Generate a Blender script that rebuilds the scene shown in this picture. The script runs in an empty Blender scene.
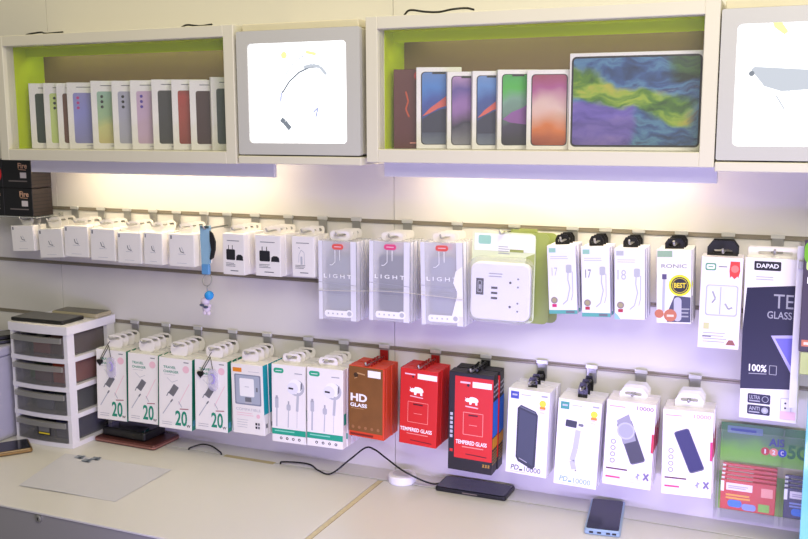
import bpy, bmesh, math, random
from mathutils import Vector, Matrix
random.seed(7)
S = bpy.context.scene
COL = S.collection
# ------------------------------------------------------------------ camera
FPX = 965.0
yaw, pitch, roll = map(math.radians, (23.6, 8.785, -0.216))
CF = Vector((-math.sin(yaw)*math.cos(pitch), math.cos(yaw)*math.cos(pitch), -math.sin(pitch)))
CR = Vector((math.cos(yaw), math.sin(yaw), 0)); CU = CR.cross(CF)
_c, _s = math.cos(roll), math.sin(roll)
CR, CU = _c*CR+_s*CU, -_s*CR+_c*CU
CC = Vector((0.91344, -2.0367, 1.7193))
cd = bpy.data.cameras.new('camera'); cam = bpy.data.objects.new('camera', cd); COL.objects.link(cam)
cd.sensor_width = 36; cd.lens = FPX/808*36; cd.clip_start = .05
cam.matrix_world = Matrix(((CR.x, CU.x, -CF.x, CC.x), (CR.y, CU.y, -CF.y, CC.y), (CR.z, CU.z, -CF.z, CC.z), (0, 0, 0, 1)))
S.camera = cam
S.view_settings.view_transform = 'Standard'; S.view_settings.look = 'None'
S.view_settings.gamma = 1; S.view_settings.use_curve_mapping = False
S.view_settings.exposure = 0.16
def ray(px, py): return CF*FPX + CR*(px-404) + CU*(269.5-py)
def AY(px, py, y):                      # measured point on a wall-parallel plane
    d = ray(px, py); return CC + d*((y-CC.y)/d.y)
def AZ(px, py, z):                      # measured point on a horizontal plane
    d = ray(px, py); return CC + d*((z-CC.z)/d.z)
ZC = 0.8835                             # worktop height
RAIL = (1.4875, 1.336, 1.1872)

# ------------------------------------------------------------------ materials
_m = {}
def lin(c):
    c = c/255.0
    return c/12.92 if c <= .04045 else ((c+.055)/1.055)**2.4
def M(name, rgb=None, rough=.5, metal=0, spec=.5, emit=0, var=.04, scale=40, bump=0):
    if name in _m: return _m[name]
    m = bpy.data.materials.new(name); m.use_nodes = True
    nt = m.node_tree; b = nt.nodes['Principled BSDF']
    col = tuple(lin(v) for v in rgb)+(1,)
    b.inputs['Roughness'].default_value = rough; b.inputs['Metallic'].default_value = metal
    b.inputs['Specular IOR Level'].default_value = spec
    if emit:
        b.inputs['Base Color'].default_value = (0, 0, 0, 1)
        b.inputs['Emission Color'].default_value = col; b.inputs['Emission Strength'].default_value = emit
    elif var:
        tc = nt.nodes.new('ShaderNodeTexCoord'); nz = nt.nodes.new('ShaderNodeTexNoise')
        nz.inputs['Scale'].default_value = scale; nz.inputs['Detail'].default_value = 3
        nt.links.new(tc.outputs['Object'], nz.inputs['Vector'])
        mx = nt.nodes.new('ShaderNodeMix'); mx.data_type = 'RGBA'
        mx.inputs['A'].default_value = tuple(v*(1-var) for v in col[:3])+(1,)
        mx.inputs['B'].default_value = tuple(min(1, v*(1+var)) for v in col[:3])+(1,)
        nt.links.new(nz.outputs['Fac'], mx.inputs['Factor']); nt.links.new(mx.outputs['Result'], b.inputs['Base Color'])
        if bump:
            bp = nt.nodes.new('ShaderNodeBump'); bp.inputs['Strength'].default_value = bump; bp.inputs['Distance'].default_value = .002
            nt.links.new(nz.outputs['Fac'], bp.inputs['Height']); nt.links.new(bp.outputs['Normal'], b.inputs['Normal'])
    else:
        b.inputs['Base Color'].default_value = col
    _m[name] = m; return m
def I(name, r, g, b_, rough=.45): return M('ink_'+name, (r, g, b_), rough, var=0)
def CLEAR(name, tint, trans, rough=.15, gloss=.12):
    """thin clear plastic or glass: see-through, a little body colour, a little gloss"""
    if name in _m: return _m[name]
    m = bpy.data.materials.new(name); m.use_nodes = True; nt = m.node_tree; nt.nodes.clear()
    o = nt.nodes.new('ShaderNodeOutputMaterial'); t = nt.nodes.new('ShaderNodeBsdfTransparent')
    d = nt.nodes.new('ShaderNodeBsdfDiffuse'); g = nt.nodes.new('ShaderNodeBsdfGlossy')
    d.inputs['Color'].default_value = tuple(lin(v) for v in tint)+(1,); g.inputs['Roughness'].default_value = rough
    a = nt.nodes.new('ShaderNodeMixShader'); b = nt.nodes.new('ShaderNodeMixShader')
    a.inputs[0].default_value = 1-trans; b.inputs[0].default_value = gloss
    fr = nt.nodes.new('ShaderNodeLayerWeight'); fr.inputs['Blend'].default_value = .5
    pw = nt.nodes.new('ShaderNodeMath'); pw.operation = 'POWER'; pw.inputs[1].default_value = 4
    mm = nt.nodes.new('ShaderNodeMath'); mm.operation = 'MULTIPLY_ADD'; mm.inputs[1].default_value = .8; mm.inputs[2].default_value = gloss*.3
    nt.links.new(fr.outputs['Facing'], pw.inputs[0]); nt.links.new(pw.outputs[0], mm.inputs[0]); nt.links.new(mm.outputs[0], b.inputs[0])
    nt.links.new(t.outputs[0], a.inputs[1]); nt.links.new(d.outputs[0], a.inputs[2])
    nt.links.new(a.outputs[0], b.inputs[1]); nt.links.new(g.outputs[0], b.inputs[2]); nt.links.new(b.outputs[0], o.inputs['Surface'])
    _m[name] = m; return m
def GRAD(name, stops, axis=2, rough=.35):
    """printed artwork: a colour ramp along the object's own axis, broken up by noise"""
    if name in _m: return _m[name]
    m = bpy.data.materials.new(name); m.use_nodes = True; nt = m.node_tree; b = nt.nodes['Principled BSDF']
    b.inputs['Roughness'].default_value = rough
    tc = nt.nodes.new('ShaderNodeTexCoord'); nz = nt.nodes.new('ShaderNodeTexNoise'); nz.inputs['Scale'].default_value = 14
    sp = nt.nodes.new('ShaderNodeSeparateXYZ'); nt.links.new(tc.outputs['Object'], sp.inputs[0]); nt.links.new(tc.outputs['Object'], nz.inputs['Vector'])
    ma = nt.nodes.new('ShaderNodeMath'); ma.operation = 'MULTIPLY_ADD'; ma.inputs[1].default_value = 6.2; 
    nt.links.new(sp.outputs[axis], ma.inputs[0])
    m2 = nt.nodes.new('ShaderNodeMath'); m2.operation = 'MULTIPLY_ADD'; m2.inputs[1].default_value = .5; m2.inputs[2].default_value = -.25
    nt.links.new(nz.outputs['Fac'], m2.inputs[0]); nt.links.new(m2.outputs[0], ma.inputs[2])
    cr = nt.nodes.new('ShaderNodeValToRGB'); el = cr.color_ramp.elements
    while len(el) < len(stops): el.new(.5)
    for e, (p, c) in zip(el, stops): e.position = p; e.color = tuple(lin(v) for v in c)+(1,)
    nt.links.new(ma.outputs[0], cr.inputs[0]); nt.links.new(cr.outputs[0], b.inputs['Base Color'])
    _m[name] = m; return m

WHITE = M('white_carton', (240, 237, 234), .42, var=.015)
IVORY = M('cream_frame', (220, 216, 198), .45, var=.02, scale=12)
METAL = M('hook_steel', (178, 178, 174), .35, .75, var=.05)
BLACKP = M('black_plastic', (18, 18, 20), .4)
SILV = I('silver', 164, 165, 174); GREY = I('grey', 112, 114, 122); LGREY = I('light_grey', 186, 188, 196)
DARK = I('dark', 34, 34, 40); WH = I('white', 246, 246, 246); GREEN = I('green', 12, 140, 112); RED = I('red', 208, 36, 32)
PINK = I('pink', 238, 196, 206); ORANGE = I('orange', 232, 140, 36); YEL = I('yellow', 238, 216, 50); NAVY = I('navy', 28, 28, 62)
MAG = I('magenta', 205, 40, 110)

# ------------------------------------------------------------------ object helpers
def setp(o, label=None, cat=None, group=None, kind=None):
    for k, v in (('label', label), ('category', cat), ('group', group), ('kind', kind)):
        if v: o[k] = v
    return o
def obj(name, bm, mats, parent=None, loc=None, rot=None, smooth=False):
    me = bpy.data.meshes.new(name)
    bm.normal_update(); bm.to_mesh(me); bm.free()
    for m in (mats if isinstance(mats, (list, tuple)) else [mats]): me.materials.append(m)
    if smooth:
        for p in me.polygons: p.use_smooth = True
    o = bpy.data.objects.new(name, me); COL.objects.link(o)
    if parent: o.parent = parent
    if loc is not None: o.location = loc
    if rot is not None: o.rotation_euler = rot
    return o
def empty(name, loc, rot=(0, 0, 0)):
    o = bpy.data.objects.new(name, None); COL.objects.link(o); o.location = loc; o.rotation_euler = rot
    o.empty_display_size = .02
    return o
def bx(bm, x0, x1, y0, y1, z0, z1, bev=0, mat=0, seg=1):
    r = bmesh.ops.create_cube(bm, size=1)
    vs = r['verts']
    for v in vs: v.co = Vector(((x0+x1)/2+v.co.x*(x1-x0), (y0+y1)/2+v.co.y*(y1-y0), (z0+z1)/2+v.co.z*(z1-z0)))
    fs = set(f for v in vs for f in v.link_faces)
    for f in fs: f.material_index = mat
    if bev:
        es = list(set(e for v in vs for e in v.link_edges))
        bmesh.ops.bevel(bm, geom=es, offset=bev, segments=seg, affect='EDGES', profile=.5)
    return bm
def B(*a, **k): return bx(bmesh.new(), *a, **k)
def prism(bm, pts, t, plane='xz', y0=0, mat=0):
    """closed outline extruded by t. plane xz: extrudes along y; xy: along z"""
    def mk(p, k): return (p[0], y0+k, p[1]) if plane == 'xz' else ((p[0], p[1], y0+k) if plane == 'xy' else (y0+k, p[0], p[1]))
    a = [bm.verts.new(mk(p, 0)) for p in pts]; b = [bm.verts.new(mk(p, t)) for p in pts]
    n = len(pts); fs = [bm.faces.new(a), bm.faces.new(b[::-1])]
    for i in range(n): fs.append(bm.faces.new((a[i], b[i], b[(i+1) % n], a[(i+1) % n])))
    for f in fs: f.material_index = mat
    bmesh.ops.recalc_face_normals(bm, faces=fs)
    return bm
def ring_plate(bm, outer, inner, t, y0=0, mat=0):
    """plate in xz with a hole; outer and inner have the same number of points"""
    n = len(outer); L = []
    for k in (0, t):
        L.append([bm.verts.new((p[0], y0+k, p[1])) for p in outer]); L.append([bm.verts.new((p[0], y0+k, p[1])) for p in inner])
    oa, ia, ob, ib = L; fs = []
    for i in range(n):
        j = (i+1) % n
        fs += [bm.faces.new((oa[i], oa[j], ia[j], ia[i])), bm.faces.new((ob[i], ib[i], ib[j], ob[j])),
               bm.faces.new((oa[i], ob[i], ob[j], oa[j])), bm.faces.new((ia[i], ia[j], ib[j], ib[i]))]
    for f in fs: f.material_index = mat
    bmesh.ops.recalc_face_normals(bm, faces=fs)
    return bm
def rrect(x0, z0, x1, z1, r, n=4):
    r = min(r, abs(x1-x0)/2-1e-6, abs(z1-z0)/2-1e-6); p = []
    for cx, cz, a0 in ((x1-r, z1-r, 0), (x0+r, z1-r, 90), (x0+r, z0+r, 180), (x1-r, z0+r, 270)):
        for i in range(n+1):
            a = math.radians(a0+90*i/n); p.append((cx+r*math.cos(a), cz+r*math.sin(a)))
    return p
def catmull(P, n=8):
    P = [Vector(p) for p in P]; Q = [P[0]*2-P[1]]+P+[P[-1]*2-P[-2]]; out = []
    for i in range(1, len(Q)-2):
        a, b, c, d = Q[i-1:i+3]
        for k in range(n):
            t = k/n
            out.append(.5*((2*b)+(c-a)*t+(2*a-5*b+4*c-d)*t*t+(3*b-a-3*c+d)*t**3))
    out.append(P[-1]); return out
def tube(bm, pts, r, n=8, closed=False, mat=0):
    pts = [Vector(p) for p in pts]; rings = []; N = len(pts); up = Vector((0, 0, 1))
    for i, p in enumerate(pts):
        t = (pts[(i+1) % N]-pts[i-1]) if closed else (pts[min(i+1, N-1)]-pts[max(i-1, 0)])
        t.normalize()
        u = t.cross(up)
        if u.length < 1e-3: u = t.cross(Vector((1, 0, 0)))
        u.normalize(); w = u.cross(t).normalized()
        if rings and not closed and u.dot(pu) < 0: u, w = -u, -w
        pu = u
        rings.append([bm.verts.new(p+r*(u*math.cos(2*math.pi*k/n)+w*math.sin(2*math.pi*k/n))) for k in range(n)])
    fs = []
    for i in range(N if closed else N-1):
        a, b = rings[i], rings[(i+1) % N]
        for k in range(n): fs.append(bm.faces.new((a[k], a[(k+1) % n], b[(k+1) % n], b[k])))
    if not closed: fs += [bm.faces.new(rings[0][::-1]), bm.faces.new(rings[-1])]
    for f in fs: f.material_index = mat
    bmesh.ops.recalc_face_normals(bm, faces=fs)
    return bm
def lathe(bm, prof, n=24, c=(0, 0, 0), mat=0):
    rings = []
    for r, z in prof: rings.append([bm.verts.new((c[0]+r*math.cos(2*math.pi*k/n), c[1]+r*math.sin(2*math.pi*k/n), c[2]+z)) for k in range(n)])
    fs = []
    for a, b in zip(rings, rings[1:]):
        for k in range(n): fs.append(bm.faces.new((a[k], a[(k+1) % n], b[(k+1) % n], b[k])))
    fs += [bm.faces.new(rings[0][::-1]), bm.faces.new(rings[-1])]
    for f in fs: f.material_index = mat
    bmesh.ops.recalc_face_normals(bm, faces=fs)
    return bm
def ball(bm, c, r, sc=(1, 1, 1), mat=0, seg=14):
    q = bmesh.ops.create_uvsphere(bm, u_segments=seg, v_segments=seg//2+2, radius=r)
    for v in q['verts']: v.co = Vector((c[0]+v.co.x*sc[0], c[1]+v.co.y*sc[1], c[2]+v.co.z*sc[2]))
    for f in set(f for v in q['verts'] for f in v.link_faces): f.material_index = mat; f.smooth = True
    return bm

# ------------------------------------------------------------------ printed artwork
_glyph = {}
def glyphs(s, bold):
    if (s, bold) not in _glyph:
        c = bpy.data.curves.new('lettering', 'FONT'); c.body = s; c.size = 1; c.offset = bold; c.fill_mode = 'FRONT'; c.resolution_u = 3
        o = bpy.data.objects.new('lettering', c); me = bpy.data.meshes.new_from_object(o)
        vs = [(v.co.x, v.co.y) for v in me.vertices]; fs = [tuple(p.vertices) for p in me.polygons]
        bpy.data.objects.remove(o); bpy.data.curves.remove(c); bpy.data.meshes.remove(me)
        x0 = min(v[0] for v in vs); x1 = max(v[0] for v in vs); y0 = min(v[1] for v in vs); y1 = max(v[1] for v in vs)
        _glyph[(s, bold)] = ([((x-x0)/(x1-x0), (y-y0)/(y1-y0)) for x, y in vs], fs)
    return _glyph[(s, bold)]
class Art:
    """graphics printed on the faces of a box w x d x h (base centre at the origin); u, v run 0..1 over a face"""
    def __init__(s, w, d, h):
        s.bm = bmesh.new(); s.mats = []; s.k = {}
        s.fr = {'F': (Vector((-w/2, -d/2, 0)), Vector((w, 0, 0)), Vector((0, 0, h)), Vector((0, -1, 0))),
                'R': (Vector((w/2, -d/2, 0)), Vector((0, d, 0)), Vector((0, 0, h)), Vector((1, 0, 0))),
                'L': (Vector((-w/2, d/2, 0)), Vector((0, -d, 0)), Vector((0, 0, h)), Vector((-1, 0, 0))),
                'T': (Vector((-w/2, -d/2, h)), Vector((w, 0, 0)), Vector((0, d, 0)), Vector((0, 0, 1)))}
        s.face = 'F'; s.w, s.h, s.lay = w, h, 0
    def idx(s, m):
        if m not in s.mats: s.mats.append(m)
        return s.mats.index(m)
    def P(s, u, v, l):
        o, U, V, n = s.fr[s.face]; return o+U*u+V*v+n*(.0001+.000025*l)
    def poly(s, pts, m, l=None):
        if l is None: s.lay += 1; l = s.lay
        f = s.bm.faces.new([s.bm.verts.new(s.P(u, v, l)) for u, v in pts]); f.material_index = s.idx(m)
    def rect(s, u0, v0, u1, v1, m): s.poly(((u0, v0), (u1, v0), (u1, v1), (u0, v1)), m)
    def rr(s, u0, v0, u1, v1, r, m, rot=0):
        asp = s.asp()
        p = rrect(u0*asp, v0, u1*asp, v1, r); cx, cy = (u0+u1)/2*asp, (v0+v1)/2
        a = math.radians(rot); ca, sa = math.cos(a), math.sin(a)
        s.poly([((cx+(x-cx)*ca-(y-cy)*sa)/asp, cy+(x-cx)*sa+(y-cy)*ca) for x, y in p], m)
    def asp(s):
        o, U, V, n = s.fr[s.face]; return U.length/V.length
    def circ(s, u, v, r, m, n=18, ry=None):     # r in units of the face height
        asp = s.asp(); ry = ry or r
        s.poly([(u+r/asp*math.cos(2*math.pi*k/n), v+ry*math.sin(2*math.pi*k/n)) for k in range(n)], m)
    def ringc(s, u, v, r, t, m):
        asp = s.asp(); s.lay += 1; n = 20
        for k in range(n):
            a, b = 2*math.pi*k/n, 2*math.pi*(k+1)/n
            s.poly([(u+q/asp*math.cos(x), v+q*math.sin(x)) for q, x in ((r, a), (r, b), (r-t, b), (r-t, a))], m, s.lay)
    def line(s, pts, t, m):                     # t in units of the face height
        asp = s.asp(); s.lay += 1
        for (a, b), (c, d) in zip(pts, pts[1:]):
            dx, dy = (c-a)*asp, d-b; L = math.hypot(dx, dy) or 1; nx, ny = -dy/L*t/2, dx/L*t/2
            s.poly([(a+nx/asp, b+ny), (a-nx/asp, b-ny), (c-nx/asp, d-ny), (c+nx/asp, d+ny)], m, s.lay)
    def frame(s, u0, v0, u1, v1, t, m): s.line([(u0, v0), (u1, v0), (u1, v1), (u0, v1), (u0, v0)], t, m)
    def text(s, t, u0, v0, u1, v1, m, bold=.012, slant=0):
        vs, fs = glyphs(t, bold); s.lay += 1; mi = s.idx(m)
        nv = [s.bm.verts.new(s.P(u0+(x+slant*y)*(u1-u0), v0+y*(v1-v0), s.lay)) for x, y in vs]
        for f in fs:
            try: s.bm.faces.new([nv[i] for i in f]).material_index = mi
            except ValueError: pass
    def rows(s, u0, v, u1, n, dv, t, m, ragged=.2):  # unreadable small print, as short strokes
        for i in range(n): s.line([(u0, v-i*dv), (u1-random.random()*ragged*(u1-u0), v-i*dv)], t, m)
    def build(s, parent, name='printed_artwork'): return obj(name, s.bm, s.mats, parent)

# ------------------------------------------------------------------ the setting
def struct(name, bm, m): return setp(obj(name, bm, m), kind='structure')
WALL = M('wall_laminate', (222, 219, 213), .38, var=.015, scale=3)
XL, XR = -2.3, 1.9
SEAMS = [-2.02, -1.0095, -.0008, 1.008, XR+.3]
bm = bmesh.new()
zs = [0.0, ZC-.05, RAIL[2]-.006, RAIL[2]+.003, RAIL[1]-.006, RAIL[1]+.003, RAIL[0]-.006, RAIL[0]+.003, 2.9]
xs = [XL-.3]+SEAMS
for a, b in zip(xs, xs[1:]):
    for z0, z1 in ((0, RAIL[2]-.0065), (RAIL[2]+.0035, RAIL[1]-.0065), (RAIL[1]+.0035, RAIL[0]-.0065), (RAIL[0]+.0035, 2.9)):
        bx(bm, a+.0008, b-.0008, 0, .018, z0, z1)
bx(bm, XL-.3, XR+.3, .012, .05, 0, 2.9, mat=1)
struct('wall_back', bm, [WALL, M('groove_shade', (70, 66, 58), .8)])
RAILM = M('rail_aluminium', (150, 142, 126), .4, .35, var=.05, scale=8)
for i, z in enumerate(RAIL):
    b = B(XL, XR, -.0025, .012, z-.0055, z-.0012); bx(b, XL, XR, .001, .012, z-.0012, z+.0030)
    struct('trim_%d' % (i+1), b, RAILM)
struct('floor', B(XL-.3, XR+.3, -3.4, .05, -.05, 0), M('floor_tile', (150, 146, 140), .3, var=.05, scale=2))

# ------------------------------------------------------------------ counter
WT = M('worktop_laminate', (214, 212, 209), .28, var=.02, scale=5)
CAB = M('counter_grey', (150, 148, 148), .35, var=.02, scale=6)
def worktop(x0, x1, y0, y1, label):
    o = obj('worktop', B(x0, x1, y0, y1, ZC-.0045, ZC, bev=.0006), WT)
    return setp(o, label, 'worktop')
YF, YG = -.536, -.074
worktop(XL, -.0135, YF, YG, 'cream laminate worktop left of the tan joint, under the paper sheet')
worktop(.0015, XR, YF, YG, 'cream laminate worktop right of the tan joint, under the white cable puck')
worktop(XL, XR, YG+.006, -.0005, 'narrow cream strip of worktop along the foot of the wall')
j = obj('joint_strip', B(-.0112, .0000, YF+.002, YG-.002, ZC-.0044, ZC-.0004), M('joint_tan', (202, 190, 156), .5, var=.2, scale=90))
setp(j, 'tan joint strip between the two cream worktops', 'joint strip')
setp(obj('tape', B(-.44, -.295, YG-.008, YG+.007, ZC+.0001, ZC+.0005), M('tan_tape', (186, 172, 122), .5, var=.2, scale=50)), 'tan tape over the worktop gap beneath the green charger boxes', 'tape')
obj('joint_edge', B(.0002, .0012, YF+.002, YG-.002, ZC-.0044, ZC-.0006), M('joint_brown', (128, 100, 58), .5, var=.2, scale=90), j)
b = B(XL, XR, YF+.004, YG-.001, .08, ZC-.0048, bev=.0008); bx(b, XL, XR, YG+.007, -.0005, .08, ZC-.0048)
cr = setp(obj('counter_cabinet', b, CAB), 'grey counter cabinet carrying the cream worktops', 'cabinet')
obj('plinth', B(XL, XR, YF+.05, -.03, 0, .08), BLACKP, cr)
p = AY(38, 517, YF)
lk = obj('lock', lathe(bmesh.new(), [(.0085, 0), (.0085, .004), (.006, .006)], 18), METAL, cr, loc=(p.x, YF+.0042, min(p.z, ZC-.0145)), rot=(math.pi/2, 0, 0), smooth=False)
obj('keyhole', B(-.001, .001, -.0005, .0005, -.0035, .0035), BLACKP, lk, loc=(0, 0, .0062), rot=(math.pi/2, 0, 0))

# ------------------------------------------------------------------ wall display cabinets and light boxes
LIME = M('lime_liner', (196, 216, 6), .6, spec=.15, var=.03, scale=10)
BROWN = M('brown_back', (128, 102, 74), .6, var=.12, scale=3)
PELM = M('lilac_white_pelmet', (224, 224, 232), .4, var=.01)
LED = M('warm_led', (255, 234, 196), emit=12.5)
LEDG = M('lime_led', (240, 250, 190), emit=7)
GLASS = CLEAR('cabinet_glass', (235, 238, 235), .97, .03, .12)
YC, YB = -.200, -.064
def cabinet(x0, x1, z0, z1, px0, px1, label):
    r = empty('display_cabinet', (0, 0, 0)); setp(r, label, 'display cabinet', 'lime lined display cabinets')
    t, zb, zt = .0265, z0+.0275, z1-.0255
    b = bmesh.new()
    for a in ((x0, x0+t, z0, z1), (x1-t, x1, z0, z1), (x0+t, x1-t, z0, zb), (x0+t, x1-t, zt, z1)):
        bx(b, a[0], a[1], YC, YC+.034, a[2], a[3], bev=.0012)
    obj('front_frame', b, IVORY, r)
    b = bmesh.new(); e = .006
    bx(b, x0+.002, x0+t+.0, YC+.034, YB, z0, z1); bx(b, x1-t, x1-.002, YC+.034, YB, z0, z1)
    bx(b, x0+t, x1-t, YC+.034, YB, z0, zb); bx(b, x0+t, x1-t, YC+.034, YB, zt, z1)
    bx(b, x0+.002, x1-.002, YB+.001, -.0005, z1-.05, z1-.001)
    obj('carcass', b, IVORY, r)
    b = bmesh.new(); f = .0012
    bx(b, x0+t, x0+t+f, YC+.035, YB, zb, zt); bx(b, x1-t-f, x1-t, YC+.035, YB, zb, zt); bx(b, x0+t+f, x1-t-f, YC+.035, YB, zt-f, zt)
    bx(b, x0+t+f, x1-t-f, -.124, -.118, zt-f-.021, zt-f)
    obj('lime_liner', b, LIME, r)
    obj('back_panel', B(x0+.002, x1-.002, YB, YB+.012, z0, z1), BROWN, r)
    obj('led_strip', B(x0+.06, x1-.06, -.104, -.096, zt-.006, zt-f), LEDG, r)
    b = bmesh.new(); g = .0006
    xm = (x0+x1)/2
    obj('glass_pane', B(x0+t+g, x1-t-g, YC+.012, YC+.0145, zb+g, zt-g), GLASS, r)
    b = B(px0, px1, -.134, -.122, z0-.033, z0-.0005, bev=.001)
    for q in (px0+.1, px1-.12): bx(b, q, q+.02, -.1215, -.0005, z0-.012, z0-.0005)
    pl = obj('light_pelmet', b, PELM, r)
    obj('led_tube', B(px0+.05, px1-.06, -.108, -.080, z0-.031, z0-.016, bev=.003), LED, pl)
    return r, x0+t, x1-t, zb, zt
c1 = cabinet(-.9954, -.2964, 1.6245, 1.9285, -.965, -.2396, 'white framed lime lined wall cabinet holding eleven phone boxes, left')
c2 = cabinet(.0262, .7248, 1.6325, 1.930, .036, .7251, 'white framed lime lined wall cabinet holding a big tablet box, right')

LITE = M('backlit_panel', (252, 253, 255), emit=1.9)
LBF = M('light_box_frame', (196, 196, 192), .4, var=.01)
def lightbox(x0, x1, label, strokes, px0, px1):
    r = empty('light_box', (0, 0, 0)); setp(r, label, 'light box', 'backlit advertising light boxes')
    z0, z1 = 1.646, 1.912; yf = -.2
    b = bmesh.new()
    o = rrect(x0, z0, x1, z1, .004); i = rrect(px0, 1.671, px1, 1.885, .009)
    ring_plate(b, o, i, .012, yf)
    obj('front_frame', b, LBF, r)
    obj('housing', B(x0+.003, x1-.003, yf+.016, -.0005, z0+.002, z1-.002, bev=.002), IVORY, r)
    b = bmesh.new(); prism(b, rrect(px0+.0005, 1.6715, px1-.0005, 1.8845, .009), .006, y0=yf+.005)
    pn = obj('lit_panel', b, LITE, r)
    a = Art(1, 1, 1); a.fr['F'] = (Vector((x0, yf+.005, z0)), Vector((x1-x0, 0, 0)), Vector((0, 0, z1-z0)), Vector((0, -1, 0)))
    strokes(a); a.build(pn, 'panel_print')
    obj('lower_rail', B(x0-.001, x1+.002, yf-.002, -.0005, 1.6255, z0-.003, bev=.0015), IVORY, r)
    obj('top_rail', B(x0+.004, x1-.012, yf+.02, -.0005, z1+.001, 1.929, bev=.0015), M('cream_rail', (222, 214, 190), .5), r)
    return r
EG = M('backlit_grey', (196, 202, 212), emit=1.0); EB = M('backlit_lilac', (178, 184, 224), emit=1.0); EY = M('backlit_lime', (240, 250, 150), emit=1.3); EK = M('backlit_slate', (140, 148, 160), emit=.8)
def st1(a):
    a.line([(.36, .44), (.37, .56), (.41, .66), (.47, .74), (.55, .79), (.64, .785)], .008, EB)
    a.line([(.37, .50), (.43, .59), (.51, .66), (.6, .70), (.68, .70)], .014, EK)
    a.line([(.55, .70), (.62, .715), (.68, .70), (.73, .64)], .026, EG)
    a.line([(.36, .5), (.35, .42)], .010, EB); a.line([(.66, .69), (.665, .6)], .008, EB)
    a.line([(.355, .29), (.385, .265), (.43, .21)], .04, EK)
    a.line([(.62, .34), (.66, .38), (.64, .3)], .014, EB); a.circ(.39, .80, .028, EY); a.line([(.57, .82), (.65, .80)], .024, EY)
def st2(a):
    a.poly([(.18, .60), (.2, .62), (.6, .585), (.58, .47), (.36, .455), (.26, .49)], EG); a.circ(.185, .575, .018, EK)
    a.line([(.33, .43), (.38, .34)], .01, EG); a.line([(.40, .46), (.44, .36)], .006, EG)
    a.poly([(.27, .98), (.29, .985), (.38, .84), (.36, .82), (.30, .87)], EY)
lightbox(-.2885, .0125, 'lit white light box with faint sketch between the two lime cabinets', st1, -.2605, -.0195)
lightbox(.7275, 1.02, 'lit white light box right of the lime cabinet with the tablet box', st2, .7545, .995)

# black wires lying on the cabinets
def wire(name, pts, r, m, label, cat): return setp(obj(name, tube(bmesh.new(), catmull(pts), r, 7), m, smooth=True), label, cat)
CAT = 1.9285
def onTop(z, L): return [(x, y, z+.0022+dz) for x, y, dz in L]
wire('cable', onTop(1.9285, [(-.93, -.16, 0), (-.90, -.18, .001), (-.87, -.17, .005), (-.84, -.185, .0), (-.80, -.17, .003)]), .0022, BLACKP, 'black wire lying on the left end of the left cabinet top', 'cable')
wire('cable', onTop(1.9290, [(-.46, -.16, .0005), (-.43, -.18, .003), (-.40, -.175, .0), (-.36, -.185, .001)]), .0022, BLACKP, 'short black wire lying on the right end of the left cabinet top', 'cable')
wire('cable', onTop(1.930, [(.10, -.17, 0), (.12, -.185, .008), (.15, -.18, .004), (.18, -.18, .002), (.21, -.18, .006), (.235, -.17, .008), (.255, -.18, .003)]), .0022, BLACKP, 'black wire tangled on the top of the right lime cabinet', 'cable')

# ------------------------------------------------------------------ phone boxes in the cabinets
def carton(name, w, d, h, mats=WHITE, bev=.0007):
    return obj(name, B(-w/2, w/2, -d/2, d/2, 0, h, bev=bev), mats)
def place_lf(o, w, d, px, py, y, z, a):
    """put the front left lower corner of a box at a measured point, turned by a degrees"""
    p = AY(px, py, y); a = math.radians(a)
    e = Vector((math.cos(a), math.sin(a), 0)); n = Vector((-math.sin(a), math.cos(a), 0))
    c = Vector((p.x, p.y, 0))+e*(w/2)+n*(d/2)
    o.location = (c.x, c.y, z); o.rotation_euler = (0, 0, a)
def phone_art(o, w, d, h, body, lens, spot):
    a = Art(w, d, h)
    a.line([(.28, .93), (.72, .93)], .012, GREY)
    a.rr(.17, .085, .86, .845, .035, body)
    if lens:
        for k in range(3): a.circ(.31, .77-.075*k, .022, lens)
    if spot: a.circ(.78, .70, .07, I('spot_lime', 150, 205, 20), ry=.09)
    a.line([(.5, .045), (.86, .045)], .01, spot and PINK or SILV)
    a.build(o)
z1 = c1[3]+.0003
PB = [  # left px, height, phone colour, lens, label words
 (29, .147, 'green', (44, 62, 50), 0, 0, 'dark green phone, leftmost in the left cabinet'),
 (43.5, .147, 'lime', (196, 214, 130), 1, 0, 'pale lime phone with black lenses, second from left'),
 (56.5, .146, 'cocoa', (104, 66, 50), 0, 0, 'cocoa brown phone, third from left'),
 (67, .147, 'violet', (150, 152, 206), 2, 0, 'violet phone with pink lenses, fourth from left'),
 (91, .1495, 'mint', (168, 196, 172), 1, 0, 'mint phone with black lenses, fifth from left'),
 (112, .1485, 'silver', (172, 172, 190), 1, 0, 'silver phone with black lenses, sixth from left'),
 (130.5, .1485, 'lilac', (200, 172, 200), 3, 0, 'pale lilac phone with violet lenses, seventh from left'),
 (152, .149, 'slate', (62, 62, 62), 0, 0, 'slate black phone, fourth from the right'),
 (172, .148, 'rust', (150, 58, 48), 0, 0, 'rust red phone, third from the right'),
 (190, .146, 'maroon', (66, 38, 36), 0, 1, 'maroon phone with round lime sticker, second from the right'),
 (211.5, .151, 'teal', (66, 78, 78), 0, 0, 'grey teal phone, rightmost in the left cabinet')]
lensm = [None, DARK, I('lens_pink', 196, 60, 130), I('lens_violet', 84, 60, 160)]
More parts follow.
